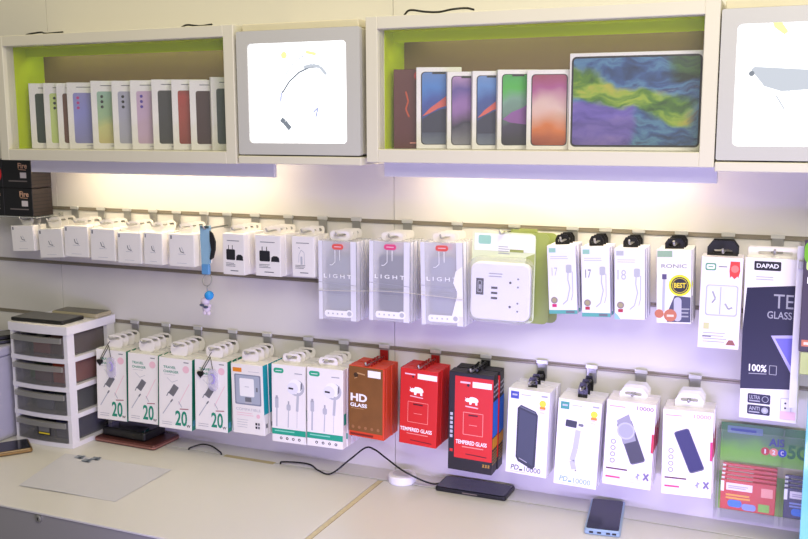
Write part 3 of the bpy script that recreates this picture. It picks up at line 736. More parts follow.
def earbox(w, d, h):
    o = carton('earphone_box', w, d, h, WHITE); a = Art(w, d, h)
    a.rr(.06, .89, .36, .955, .03, I('emerald', 40, 170, 130)); a.line([(.12, .92), (.3, .92)], .008, WH); a.line([(.68, .9), (.9, .9)], .012, SILV)
    a.circ(.74, .72, .105, LGREY); a.circ(.70, .735, .095, WH); a.circ(.62, .71, .075, I('pearl', 232, 232, 240)); a.line([(.5, .71), (.64, .705)], .022, DARK); a.poly([(.85, .68), (.9, .72), (.9, .8), (.86, .78)], GREY)
    a.line([(.78, .66), (.75, .42)], .034, LGREY); a.line([(.75, .42), (.74, .2)], .006, LGREY)
    a.rr(.1, .44, .2, .58, .01, LGREY); a.rect(.12, .56, .18, .6, SILV); a.line([(.15, .44), (.14, .2)], .02, LGREY)
    a.rr(.44, .42, .56, .5, .02, LGREY); a.line([(.5, .5), (.5, .54)], .02, SILV); a.line([(.5, .42), (.48, .2)], .012, LGREY)
    a.rect(0, .10, 1, .175, I('emerald_band', 24, 160, 130)); a.rows(.08, .145, .75, 1, .02, .014, I('mint_line', 140, 214, 190))
    for k in range(4): a.circ(.27+.18*k, .055, .018, DARK); a.circ(.27+.18*k, .055, .008, WH)
    a.face = 'R'; a.rect(.2, .3, .85, .44, I('emerald_band', 24, 160, 130))
    a.build(o); return o
for k, wh in (('e6', 'left of the pair'), ('e7', 'right of the pair')):
    hang(k, 2, 4, .021, .0025, earbox, 'white earphone box with green band', wh, 'earphone_box', 'earphone box', 'green band earphone boxes', T(BONE, k=.52, up=.0085))
# --- tempered glass boxes
ORED = M('orange_red_carton', (212, 66, 34), .4)
def hdglass(w, d, h):
    o = carton('screen_protector_box', w, d, h, ORED); a = Art(w, d, h)
    GB = M('bronze_print', (126, 82, 40), .4, var=.25, scale=30)
    a.rect(.0, .075, .96, .99, GB); a.rect(.04, .02, .7, .05, I('maroon_line', 120, 30, 24)); a.rect(.54, .86, .90, .955, WH)
    a.circ(.2, .87, .035, I('bronze_dark', 60, 40, 24)); a.line([(.24, .9), (.46, .885)], .016, I('brass', 200, 160, 110)); a.line([(.16, .82), (.24, .84)], .01, I('brass', 200, 160, 110))
    a.text('HD', .05, .50, .52, .61, WH, .04); a.text('GLASS', .04, .42, .52, .475, WH, .035); a.line([(.06, .4), (.42, .4)], .006, I('brass', 200, 160, 110))
    for k in range(5): a.circ(.12+.18*k, .135, .022, I('rust_disc', 160, 110, 70))
    a.build(o); return o
def rhino(a, u, v, s, m):
    P = [(-.5, .02), (-.42, .1), (-.47, .3), (-.36, .16), (-.3, .24), (-.2, .2), (-.1, .34), (.1, .36), (.28, .33), (.42, .24), (.5, .05), (.46, -.06), (.42, -.05), (.42, -.32), (.28, -.32), (.26, -.12), (.02, -.14), (-.02, -.32), (-.16, -.32), (-.18, -.1), (-.32, -.12), (-.42, -.08)]
    a.poly([(u+x*s, v+y*s*a.asp()*.8) for x, y in P], m)
REDC = M('red_carton', (206, 32, 28), .4, var=.02)
def redface(a, u0, u1, v0, v1):
    U = lambda u: u0+(u1-u0)*u
    V = lambda v: v0+(v1-v0)*v
    a.rect(U(.46), V(.88), U(.98), V(.95), WH); a.line([(U(.12), V(.93)), (U(.4), V(.93))], .018, PINK); a.circ(U(.34), V(.9), .014, DARK)
    rhino(a, U(.44), V(.715), (u1-u0)*.38, WH); a.line([(U(.27), V(.645)), (U(.62), V(.635))], .012, PINK)
    a.frame(U(.22), V(.3), U(.76), V(.57), .006, I('blush', 236, 150, 140)); a.rr(U(.36), V(.53), U(.62), V(.55), .006, I('oxblood', 90, 10, 14)); a.line([(U(.38), V(.42)), (U(.6), V(.42))], .006, I('blush', 236, 150, 140))
    a.text('TEMPERED GLASS', U(.02), V(.175), U(.88), V(.225), WH, .02); a.rows(U(.2), V(.145), U(.8), 1, .02, .01, I('blush', 236, 150, 140)); a.line([(U(.3), V(.06)), (U(.88), V(.05))], .01, I('oxblood', 90, 10, 14))
def redglass(w, d, h):
    o = carton('screen_protector_box', w, d, h, REDC); a = Art(w, d, h)
    redface(a, 0, 1, 0, 1)
    a.face = 'L'; a.rect(0, 0, 1, 1, DARK)
    a.build(o); return o
def blackglass(w, d, h):
    o = carton('screen_protector_box', w, d, h, M('black_carton', (26, 24, 24), .45)); a = Art(w, d, h)
    a.rect(.14, .13, 1, .96, I('scarlet', 208, 34, 30)); redface(a, .16, .98, .13, .96)
    for k in range(6): a.rect(.04, .33+.045*k, .1, .36+.045*k, LGREY)
    a.rect(.04, .185, .11, .215, I('scarlet', 208, 34, 30))
    for k in range(3): a.line([(.80+.06*k, .07), (.83+.06*k, .10)], .012, I('gold', 170, 130, 50)); a.line([(.80+.06*k, .10), (.83+.06*k, .07)], .008, I('gold', 170, 130, 50))
    a.face = 'R'; a.rect(0, .38, 1, .74, I('cobalt', 30, 110, 210)); a.rect(0, .26, 1, .37, I('amber', 220, 150, 30))
    for k in range(5): a.rect(.1, .1+.03*k, .9, .115+.03*k, I('gold', 170, 130, 50)); 
    for k in range(3): a.rect(.1, .78+.05*k, .9, .80+.05*k, SILV)
    a.build(o); return o
RT = M('dark_red_hanger', (150, 24, 24), .4)
hang('hd', 2, 6, .0115, .0022, hdglass, 'orange screen glass box with brown front', 'left of the red ones', 'screen_protector_box', 'screen protector', 'brown front glass boxes', T(RT, k=.24, up=.0045), jit=.6, low=.003, tag=RT)
hang('rd', 2, 6, .0115, .0022, redglass, 'red screen glass box with white rhino', 'between brown and black ones', 'screen_protector_box', 'screen protector', 'red glass boxes', T(RT, k=.24, up=.0045), jit=.6, low=.003, tag=RT)
hang('bk', 2, 6, .0115, .0022, blackglass, 'black edged red screen glass box', 'right of the red ones', 'screen_protector_box', 'screen protector', 'black edged glass boxes', T(M('black_hanger'), k=.24, up=.0045), jit=.6, low=.003, tag=M('black_hanger'))
# --- power banks
def pbank(kind):
    def f(w, d, h):
        o = carton('power_bank_box', w, d, h, M('lilac_white_carton', (240, 238, 246), .38, var=.01)); a = Art(w, d, h)
        C = (I('royal', 60, 76, 170), I('pine', 60, 150, 140))[kind]
        a.rect(.06, .885, .26, .97, C); a.line([(.1, .93), (.22, .93)], .02, LGREY); a.line([(.32, .94), (.56, .94)], .008, SILV); a.line([(.8, .95), (.95, .95)], .02, SILV)
        a.circ(.84, .865, .04, YEL); a.rect(.77, .8, .91, .83, ORANGE); a.rows(.78, .79, .9, 2, .03, .012, PINK)
        if kind == 0:
            a.poly([(.24, .20), (.30, .15), (.66, .075), (.72, .12), (.74, .72), (.68, .765), (.32, .82), (.24, .78)], I('coal', 50, 54, 68)); a.poly([(.27, .21), (.66, .12), (.70, .71), (.3, .77)], I('coal_face', 64, 70, 88)); a.line([(.32, .19), (.52, .15)], .01, SILV)
            a.line([(.3, .8), (.68, .745)], .016, I('coal_rim', 96, 102, 116))
        else:
            a.rr(.2, .685, .46, .765, .01, I('coal', 50, 54, 68), rot=-4); a.line([(.5, .725), (.6, .72)], .03, GREY); a.circ(.58, .722, .018, GREY)
            a.line([(.5, .66), (.46, .44), (.4, .3), (.46, .2)], .06, LGREY); a.line([(.62, .6), (.62, .4), (.72, .2)], .05, I('mist', 226, 226, 234)); a.circ(.5, .19, .01, GREY)
        K = (I('ink_slate', 70, 72, 86), I('ink_aqua', 120, 170, 180))[kind]
        a.text('PD', .13, .045, .32, .105, K, .01, .1); a.line([(.34, .05), (.42, .055)], .02, K); a.text('10000', .46, .04, .86, .1, K, 0); a.rows(.12, .025, .6, 1, .02, .006, LGREY)
        a.build(o); return o
    return f
def zig(m):
    def f(o, w, d, h, lz): return euro_tab(o, w, h, d, lz+.011, m, tw=.02, style='trap', zp=lz)
    return f
hang('p1', 2, 3, .027, .003, pbank(0), 'white power bank box with dark bank pictured', 'leftmost of four', 'power_bank_box', 'power bank', 'blue badge power bank boxes', zig(M('black_hanger')))
hang('p2', 2, 3, .027, .003, pbank(1), 'white power bank box with teal badge', 'second of four', 'power_bank_box', 'power bank', 'teal badge power bank boxes', zig(M('black_hanger')))
def pbank2(kind):
    def f(w, d, h):
        o = carton('power_bank_box', w, d, h, M('rose_white_carton', (242, 236, 244), .38, var=.01)); a = Art(w, d, h)
        R_ = I('raspberry', 216, 70, 120)
        a.line([(.06, .935), (.38, .935)], .010, I('rouge', 222, 130, 160)); a.text('10000', .62, .92, .95, .965, I('mauve', 130, 70, 110) if kind == 0 else I('rouge', 222, 130, 160), .01)
        body = (I('gun', 66, 66, 80), I('deep_navy', 42, 42, 92))[kind]
        a.rr(.38, .28, .70, .79, .03, I('rim', 96, 96, 112), rot=22); a.rr(.395, .295, .685, .78, .025, body, rot=22)
        if kind == 0:
            a.poly([(.22, .77), (.46, .86), (.56, .72), (.64, .56), (.38, .5)], I('smoke', 150, 150, 162)); a.circ(.42, .66, .085, SILV); a.ringc(.42, .66, .1, .018, LGREY)
        for k in range(4): a.ringc(.18, .52-.075*k, .03, .012, I('periwinkle', 150, 150, 200))
        a.line([(.06, .2), (.5, .2)], .018, I('wine', 90, 40, 60)); a.line([(.06, .1), (.36, .1)], .022, R_); a.rows(.06, .165, .4, 1, .03, .006, PINK); a.rows(.5, .1, .85, 2, .035, .006, LGREY)
        a.line([(.68, .13), (.76, .17)], .016, I('periwinkle', 150, 150, 200)); a.line([(.72, .11), (.72, .18)], .016, I('periwinkle', 150, 150, 200)); a.line([(.84, .11), (.94, .19)], .022, I('heather', 120, 110, 150)); a.line([(.84, .19), (.94, .11)], .022, I('heather', 120, 110, 150))
        a.rect(.95, .44, 1, .66, (I('crimson', 196, 40, 70), MAG)[kind])
        a.face = 'R'; a.rect(0, .45, 1, .75, I('crimson', 196, 40, 70))
        a.build(o); return o
    return f
hang('p3', 2, 3, .024, .003, pbank2(0), 'white power bank box with shiny grey phone', 'third of four', 'power_bank_box', 'power bank', 'grey phone power bank boxes', T(M('white_hanger', (236, 234, 240), .3), style='trap', k=.56, up=.012))
hang('p4', 2, 3, .024, .003, pbank2(1), 'white power bank box with navy phone', 'rightmost of four', 'power_bank_box', 'power bank', 'navy phone power bank boxes', T(M('white_hanger'), style='trap', k=.56, up=.012))
# ------------------------------------------------------------------ lanyard and charms
LB_ = M('pale_blue_strap', (146, 188, 214), .6, var=.08, scale=60)
def lanyard():
    hx = -.4560; zp = RAIL[0]-.026
    hook(hx, RAIL[0], zp, HLEN, 'steel wall hook carrying the pale blue lanyard', 'steel wall hooks on the rails')
    r = empty('lanyard', (hx, -.098, zp)); setp(r, 'pale blue key lanyard with blue ball and pink charm below', 'lanyard')
    bm = bmesh.new()
    for k, (x0, x1) in enumerate(((-.0135, .012),)):
        prism(bm, [(x0-.004, .006), (x1-.002, .008), (x1-.005, -.085), (x0-.002, -.088)], .0016, y0=-.002)
        prism(bm, [(x0-.003, .006), (x1-.001, .008), (x1-.004, -.085), (x0-.001, -.088)], .0016, y0=.003)
    bx(bm, -.0155, .010, -.002, .0046, .0020, .0075)
    obj('strap', bm, LB_, r)
    bm = bmesh.new(); prism(bm, [(.012, -.004), (.020, -.010), (.027, -.03), (.026, -.05), (.020, -.070), (.012, -.075), (.010, -.072), (.015, -.05), (.012, -.03)], .004, y0=-.004)
    obj('black_grip', bm, M('black_rubber', (26, 26, 30), .6), r)
    obj('blue_buckle', B(-.016, .006, -.004, .006, -.112, -.086, bev=.002), M('blue_buckle', (96, 156, 208), .4), r)
    bm = bmesh.new()
    tube(bm, [(-.003+.013*math.cos(t), .001+.004*math.sin(t*1), -.126+.014*math.sin(t)) for t in [2*math.pi*k/24 for k in range(24)]], .0012, 6, closed=True)
    tube(bm, [(-.003, .001, -.139), (-.002, -.001, -.152)], .0016, 6)
    obj('key_ring', bm, METAL, r, smooth=True)
    obj('blue_ball', ball(bmesh.new(), (.004, -.003, -.163), .0115), M('blue_gloss', (40, 150, 226), .25), r)
    bm = bmesh.new(); ball(bm, (-.009, -.001, -.178), .012, (1, .8, .9)); ball(bm, (-.006, -.001, -.195), .012, (.9, .8, 1)); ball(bm, (-.019, -.001, -.186), .005); ball(bm, (.004, -.003, -.188), .005)
    ball(bm, (-.011, -.002, -.207), .0055); ball(bm, (.0, -.002, -.208), .0055)
    ch = obj('pink_charm', bm, M('pale_pink_charm', (220, 208, 226), .4), r)
    bm = bmesh.new(); ball(bm, (-.013, -.0105, -.187), .006, (1.2, .5, .6)); ball(bm, (-.002, -.0105, -.191), .006, (1.2, .5, .6)); obj('dark_patch', bm, M('charm_slate', (76, 84, 110), .4), ch)
lanyard()
def charm(key, dx, label):
    x, z, w, h, ro, ya = POSE[key]
    top = z+h/2; r = empty('keyring_charm', (x+dx, YFR-.0045, RAIL[2]-.026-.004)); setp(r, label, 'charm', 'charms on the charger boxes')
    lz = top-(RAIL[2]-.03)
    bm = bmesh.new(); tube(bm, catmull([(.006, .004, 0), (-.004, .001, -.016), (-.022, -.002, -.046), (-.020, -.002, -.05), (.0, .0, -.02), (.004, .001, -.012), (.012, -.002, -.044)]), .0009, 6)
    obj('cord', bm, BLACKP, r, smooth=True)
    bm = bmesh.new(); P = []
    for k in range(24):
        t = 2*math.pi*k/24; P.append((.00058*16*math.sin(t)**3, .00058*(13*math.cos(t)-5*math.cos(2*t)-2*math.cos(3*t)-math.cos(4*t))))
    prism(bm, [(p[0]-.024, p[1]-.056) for p in P], .004, y0=-.005); obj('black_heart', bm, BLACKP, r)
    bm = bmesh.new(); prism(bm, rrect(.0, -.095, .026, -.04, .012), .004, y0=-.0055); pd = obj('clear_pendant', bm, CLEAR('lilac_clear', (228, 224, 248), .66, .1, .12), r)
    bm = bmesh.new(); P = [(.013+.008*math.cos(t), -.064+.013*math.sin(t)) for t in [math.radians(-120+240*k/12) for k in range(13)]]
    P += [(.009+.007*math.cos(t), -.064+.010*math.sin(t)) for t in [math.radians(100-200*k/12) for k in range(13)]]
    prism(bm, P, .001, y0=-.0068); obj('crescent', bm, M('lilac_print', (176, 164, 226), .4), pd)
charm('t1', -.004, 'black heart and clear lilac charm on the charger box nearest the drawers')
charm('t4', .0, 'black heart and clear lilac charm on the fourth green sided charger box')
setp(obj('cord', tube(bmesh.new(), catmull([(-.142, -.112, 1.334), (-.06, -.1135, 1.338), (.035, -.113, 1.343), (.16, -.1135, 1.340), (.212, -.110, 1.336)]), .0008, 6), M('pale_cord', (200, 196, 188), .5), smooth=True), 'thin pale cord stretched across the three clear case packs', 'cord')

# ------------------------------------------------------------------ black boxes at the far left, on a clear shelf
zsh = 1.4712
sh = setp(obj('shelf', B(-1.24, -.985, -.106, -.014, zsh-.003, zsh, bev=.0006), CLEAR('shelf_acrylic', (220, 224, 220), .6, .1, .1)), 'clear acrylic shelf under the black boxes at far left', 'shelf')
for q in (-1.16, -.995): obj('bracket', B(q, q+.004, -.0138, -.0002, zsh-.012, zsh+.004), METAL, sh)
BXK = M('black_print_box', (20, 20, 23), .45, var=.1); RIB = M('ribbed_brown_black', (50, 40, 38), .5, var=.3, scale=80)
def firebox(lb, x0, z0, red):
    w, d, h = .098, .072, .0735
    o = carton('accessory_box', w, d, h, BXK); setp(o, lb, 'box', 'black boxes at the far left'); a = Art(w, d, h)
    if red: a.circ(.72, .5, .34, I('signal_red', 214, 38, 36)); a.rect(.1, .1, .3, .2, GREY)
    else:
        a.text('Fire', .56, .70, .88, .90, I('peach', 216, 170, 140), .02); a.line([(.58, .67), (.84, .65)], .02, I('peach', 216, 170, 140)); a.rect(.62, .36, .84, .56, I('sticker', 214, 206, 206)); a.line([(.2, .25), (.86, .25)], .04, I('dim', 120, 112, 110))
    a.face = 'R'; 
    a.rect(.02, .02, .98, .98, RIB)
    for k in range(6): a.line([(.05, .14+.13*k), (.95, .14+.13*k)], .03, BXK)
    a.build(o); o.location = (x0+w/2, -.103+d/2, z0)
    return o
firebox('black box with orange lettering and white sticker, lower of two', -1.0955, zsh+.0005, 0)
firebox('black box with orange lettering and white sticker, upper of two', -1.0955, zsh+.0750, 0)
firebox('black box at the left edge, lower, under the red disc box', -1.195, zsh+.0005, 0)
firebox('black box with a red disc at the left edge', -1.195, zsh+.0750, 1)

# ------------------------------------------------------------------ drawer tower
TW = M('tower_white', (232, 230, 238), .35, var=.01); SMK = CLEAR('drawer_smoke', (132, 132, 132), .74, .2, .08)
tx0, tx1, ty0, ty1, tz1 = -1.020, -.829, -.188, -.006, 1.205
tw = empty('drawer_tower', ((tx0+tx1)/2, (ty0+ty1)/2, ZC+.0003)); setp(tw, 'white plastic tower of four smoky drawers standing on the worktop', 'drawer tower')
W, D, H = tx1-tx0, ty1-ty0, tz1-ZC-.0003
bm = bmesh.new()
def bow(x0, x1, yf, yb, dep, n=10):            # outline with a bowed front
    return [(x0+(x1-x0)*k/n, yf-dep*math.sin(math.pi*k/n)) for k in range(n+1)]+[(x1, yb), (x0, yb)]
cell = (H-.022)/4
prism(bm, bow(-W/2-.003, W/2+.003, -D/2-.001, D/2, .006), .022, 'xy', H-.022)
for k in range(4): prism(bm, bow(-W/2, W/2, -D/2, D/2, .006), .0125, 'xy', k*cell)
for sx in (-1, 1):
    a0, a1 = sorted((sx*(W/2-.0007), sx*(W/2-.0125)))
    bx(bm, a0, a1, -D/2+.0015, -D/2+.027, .0007, H-.01); bx(bm, a0, a1, D/2-.03, D/2-.0008, .0007, H-.01)
bx(bm, -W/2+.0130, W/2-.0130, D/2-.003, D/2-.0015, .0010, H-.0105)
obj('frame', bm, TW, tw)
cols = [((96, 60, 48), (70, 76, 72), (150, 70, 60)), ((176, 66, 40), (70, 110, 60), (110, 70, 80)), ((30, 44, 50), (70, 84, 100), (90, 96, 120)), ((34, 34, 84), (90, 90, 96), (44, 44, 50))]
ordn = ['bottom', 'third', 'second', 'top']
for k in range(4):
    z0 = k*cell+.013; z1 = (k+1)*cell-.001 if k < 3 else H-.0235; w2 = W/2-.0135
    bm = bmesh.new(); t = .0018
    o1 = bow(-w2, w2, -D/2-.003, D/2-.006, .006)
    prism(bm, o1, t, 'xy', z0)
    m_ = len(o1)
    inn = bow(-w2+t, w2-t, -D/2-.003+t, D/2-.006-t, .006)
    va = [[bm.verts.new((p[0], p[1], z)) for p in q] for q in (o1, inn) for z in (z0+t, z1-.006)]
    for i in range(m_):
        j2 = (i+1) % m_
        bm.faces.new((va[0][i], va[0][j2], va[1][j2], va[1][i])); bm.faces.new((va[2][i], va[3][i], va[3][j2], va[2][j2])); bm.faces.new((va[1][i], va[1][j2], va[3][j2], va[3][i]))
    bmesh.ops.recalc_face_normals(bm, faces=bm.faces[:])
    dr = obj('drawer', bm, SMK, tw)
    bm = bmesh.new(); prism(bm, bow(-w2, w2, -D/2-.010, -D/2-.0045, .006), .013, 'xy', z1-.020); obj('grip_lip', bm, CLEAR('lip_smoke', (165, 165, 162), .5, .25, .08), dr)
    if k == 0:
        a = Art(.045, .002, .026); a.rect(0, 0, 1, 1, DARK); a.rect(.1, .30, .9, .85, I('label_grey', 110, 110, 112)); a.rect(.1, .08, .9, .22, YEL)
        lbp = a.build(dr, 'black_label'); lbp.location = (.012, -D/2-.0090, z0+.018)
    c0, c1_, c2_ = cols[3-k]
    zc0 = ZC+.0003+z0+t+.0004; hh = (z1-z0)
    cx, cy = (tx0+tx1)/2, (ty0+ty1)/2
    for nm, (xa, xb, ya_, yb_, hf), c, lb in (('right', (.024, .0785, -.07, .07, .85), c0, 'right'), ('middle', (-.038, .016, -.07, .05, .5), c2_, 'middle'), ('left', (-.074, -.044, -.05, .06, .55), c1_, 'left')):
        o = setp(obj('small_box', B(xa, xb, ya_, yb_, 0, hh*hf, bev=.0008), M('packet_%d_%s' % (k, nm), c, .45, var=.15, scale=30), loc=(cx, cy, zc0)), 'small packet inside the %s drawer, %s of three' % (ordn[k], lb), 'packet', 'packets inside the drawers')
def slab(name, L, Wd, t, x, y, z, rot, body, screen, label, cat, group=None, rim=None):
    bm = bmesh.new(); prism(bm, rrect(-L/2, -Wd/2, L/2, Wd/2, min(L, Wd)*.08), t, 'xy', 0)
    o = obj(name, bm, body, loc=(x, y, z), rot=(0, 0, math.radians(rot)))
    md = o.modifiers.new('soft', 'BEVEL'); md.width = t*.22; md.segments = 2; md.limit_method = 'ANGLE'
    setp(o, label, cat, group)
    if screen:
        bm = bmesh.new(); prism(bm, rrect(-L/2+.004, -Wd/2+.003, L/2-.004, Wd/2-.003, min(L, Wd)*.07), .0004, 'xy', t+.0001); obj('screen', bm, screen, o)
    if rim:
        bm = bmesh.new(); prism(bm, rrect(-L/2-.0006, -Wd/2-.0006, L/2+.0006, Wd/2+.0006, min(L, Wd)*.085), t*.35, 'xy', t*.3); obj('rim', bm, rim, o)
    return o
SCR = M('dark_glass', (14, 15, 19), .08, var=0); GOLD = M('bronze_edge', (150, 120, 70), .35, .5)
slab('tablet', .172, .085, .009, -.940, -.134, tz1+.0006, 2, BLACKP, M('dusty_glass', (60, 60, 52), .25, var=.1), 'black tablet lying flat on top of the drawer tower', 'tablet')
slab('tablet', .15, .062, .011, -.905, -.045, tz1+.0006, 2, M('tan_edge', (178, 168, 140), .4), M('olive_glass', (84, 78, 58), .25, var=.1), 'olive brown tablet on the drawer tower, behind the black one', 'tablet')

# storage bin at the left edge
BIN = M('lilac_grey_bin', (186, 184, 206), .45, var=.02)
r = setp(obj('storage_bin', B(-1.36, -1.047, -.255, -.03, ZC+.0004, 1.108, bev=.006, seg=2), BIN), 'lilac grey plastic storage bin at the left edge beside the drawers', 'storage bin')
obj('lid', B(-1.364, -1.043, -.26, -.026, 1.1085, 1.135, bev=.006, seg=2), BIN, r)
slab('phone', .16, .075, .011, -1.088, -.135, 1.1356, 55, BLACKP, SCR, 'black phone lying on the lilac bin, under another phone', 'phone', 'phones on the bin')
slab('phone', .15, .072, .010, -1.090, -.135, 1.1475, 62, BLACKP, SCR, 'black phone lying on the lilac bin, uppermost', 'phone', 'phones on the bin')

# ------------------------------------------------------------------ things on the worktop
slab('phone', .165, .084, .0125, -.990, -.286, ZC+.0003, 52, M('bronze_case', (120, 98, 62), .35, .3), SCR, 'large black phone with bronze edge at the left end of worktop', 'phone', rim=GOLD)
slab('tablet', .198, .108, .012, -.724, -.0625, ZC+.0003, -1, M('red_brown_case', (96, 52, 46), .4, var=.1), M('red_brown_top', (74, 40, 38), .3, var=.1), 'red brown tablet lying on worktop under the green charger boxes', 'tablet', rim=M('rose_edge', (150, 104, 94), .35, .2))
o = slab('tablet', .146, .085, .024, -.737, -.0580, ZC+.0131, -3, BLACKP, SCR, 'black boxy tablet lying on top of the red brown tablet', 'tablet')
# paper
bm = bmesh.new(); n = 14; q = {}
A_, B_, C_, D_ = [Vector((v[0], v[1], 0)) for v in ((-.764, -.436), (-.494, -.424), (-.500, -.212), (-.822, -.222))]
for i in range(n+1):
    for k in range(n+1):
        u, v = i/n, k/n; P = A_.lerp(B_, u).lerp(D_.lerp(C_, u), v)
        q[i, k] = P+Vector((0, 0, .0010+.0014*(1+math.sin(5*u+3*v))*(.3+.7*(1-v))*.6))
tv = [[[bm.verts.new(q[i, k]+Vector((0, 0, dz))) for k in range(n+1)] for i in range(n+1)] for dz in (0, .00035)]
for i in range(n):
    for k in range(n):
        a, b, c, d = (i, k), (i+1, k), (i+1, k+1), (i, k+1)
        bm.faces.new([tv[1][x][y] for x, y in (a, b, c, d)]); bm.faces.new([tv[0][x][y] for x, y in (d, c, b, a)])
for i in range(n):
    for (a, b) in (((i, 0), (i+1, 0)), ((i+1, n), (i, n)), ((0, i+1), (0, i)), ((n, i), (n, i+1))):
        bm.faces.new((tv[0][a[0]][a[1]], tv[0][b[0]][b[1]], tv[1][b[0]][b[1]], tv[1][a[0]][a[1]]))
pp = setp(obj('paper_sheet', bm, M('paper_lilac', (200, 200, 210), .55, var=.01), loc=(0, 0, ZC-.0006), smooth=False), 'lilac white sheet of paper lying on the left worktop', 'paper')
bm = bmesh.new()
for cxp, cyp, sg in ((79, 457.5, 0), (86, 461, 1), (95, 459, 2)):
    P = AZ(cxp, cyp, ZC+.003)
    for dx_, dy_, lx, ly in ((0, 0, .013, .0035), (.004, .006, .004, .010), (-.005, .010, .009, .0035)): bx(bm, P.x-lx+dx_, P.x+lx+dx_, P.y-ly+dy_, P.y+ly+dy_, .0034, .0037)
obj('print', bm, I('faded_blue', 130, 140, 158), pp)
# white puck
bm = bmesh.new(); P = AZ(403, 476, ZC+.012)
pk = setp(obj('cable_puck', lathe(bm, [(.031, 0), (.033, .002), (.033, .016), (.031, .019), (.024, .020)], 32), M('puck_white', (236, 236, 240), .3), loc=(.0445, -.062, ZC+.0003), smooth=False), 'round white cable puck on the worktop by the tan joint', 'puck')
obj('top_dish', lathe(bmesh.new(), [(.022, .0201), (.022, .0208), (.019, .0208)], 28), M('puck_grey', (206, 206, 212), .4), pk)
# phones
ph = slab('phone', .168, .076, .010, .219, -.0465, ZC+.0004, 0.3, BLACKP, M('navy_glass', (26, 28, 44), .12, var=0), 'black phone lying on worktop with the charging cable plugged in', 'phone')
obj('grille', B(-.018, .018, -.0384, -.0381, .003, .006), M('grille_grey', (120, 110, 100), .4, .3), ph)
pb = slab('phone', .073, .166, .0125, .527, -.0955, ZC+.0004, 7.5, M('pale_steel_edge', (150, 176, 196), .3, .4), M('navy_screen', (36, 40, 66), .14, var=.05), 'navy phone with pale steel edge standing out across the worktop gap', 'phone')
bm = bmesh.new()
for u in (-.022, -.006, .012, .024): bx(bm, u-.004, u+.004, -.0836, -.0832, .004, .008)
obj('port', bm, BLACKP, pb)
KB = M('cable_black', (14, 14, 16), .45)
g = YG+.003
wire('cable', [(-.5555, g, ZC-.02), (-.553, g, ZC-.004), (-.549, g, ZC+.004), (-.525, g+.018, ZC+.011), (-.497, g+.020, ZC+.010), (-.462, g+.004, ZC+.006), (-.4535, g, ZC+.002), (-.4515, g, ZC-.012)], .0021, KB, 'black cable looping out of the worktop gap, left', 'cable')
P1 = AY(305, 459.5, -.056); P2 = AY(370, 448.5, -.052); P3 = AY(352, 458, -.058); P4 = AY(386, 458, -.058); P5 = AY(402, 470, -.088); P6 = AY(420, 479.5, -.08)
wire('cable', [(-.281, g, ZC-.02), (-.2795, g, ZC+.001), (-.272, g+.001, ZC+.0058), (P1.x-.01, -.060, ZC+.0062), (P1.x+.02, -.061, ZC+.0050), (-.165, -.085, ZC+.0042), (-.128, -.092, ZC+.0042), (P3.x, P3.y-.01, P3.z), (P2.x-.012, P2.y, P2.z), (P2.x+.012, P2.y, P2.z-.001), (P4.x, P4.y, P4.z), (P5.x, P5.y, max(P5.z, ZC+.0235)), (P6.x, P6.y, max(P6.z, ZC+.006)), (.120, -.062, ZC+.0062), (.1335, -.052, ZC+.0055)], .0021, KB, 'black charging cable arching from the gap to the black phone', 'cable')

# ------------------------------------------------------------------ sim card holder at the right
ACR = CLEAR('holder_acrylic', (230, 228, 240), .975, .05, .08)
hx0, hx1, hz0, hz1 = .740, 1.06, .9100, 1.100
r = empty('card_holder', (hx0, -.06, hz0)); setp(r, 'clear acrylic holder with green card below the navy box at right', 'card holder')
bm = bmesh.new(); w_ = hx1-hx0
bx(bm, 0, w_, -.003, 0, 0, hz1-hz0); bx(bm, 0, w_, .001, .055, 0, .003)
for u in (0, .1245, w_-.003): bx(bm, u, u+.003, .0002, .055, .0035, hz1-hz0)
obj('acrylic_case', bm, ACR, r)
hh = hz1-hz0; a = Art(w_-.008, .002, hh-.002)
GG = GRAD('green_field', [(0, (150, 196, 90)), (.25, (130, 190, 40)), (.45, (96, 160, 20)), (.6, (120, 176, 60)), (.8, (110, 180, 30)), (1, (70, 120, 70))])
a.rect(0, .0, 1, 1, GG); a.rect(0, .44, 1, .56, I('tan_strip', 176, 168, 136)); a.rr(.04, .885, .26, .965, .01, I('blue_tag', 110, 140, 160)); a.line([(.06, .925), (.22, .925)], .03, I('blue_tag2', 70, 90, 150))
BL = I('royal_blue', 24, 40, 130)
a.text('AIS', .30, .785, .395, .875, BL, .03)
for k, (c, tname) in enumerate(((I('cherry', 190, 40, 40), '1'), (I('coral', 236, 140, 120), '2'), (I('azure', 40, 70, 200), 'C'))):
    a.circ(.28+.052*k, .72, .045, c); a.text(tname, (.275 if k == 0 else .27)+.052*k, .695, (.284 if k == 0 else .29)+.052*k, .745, WH, .03)
a.text('5G', .415, .665, .545, .825, I('forest', 30, 110, 50), .04)
cb = a.build(r, 'green_card'); cb.location = ((w_)/2, .051, .0035)
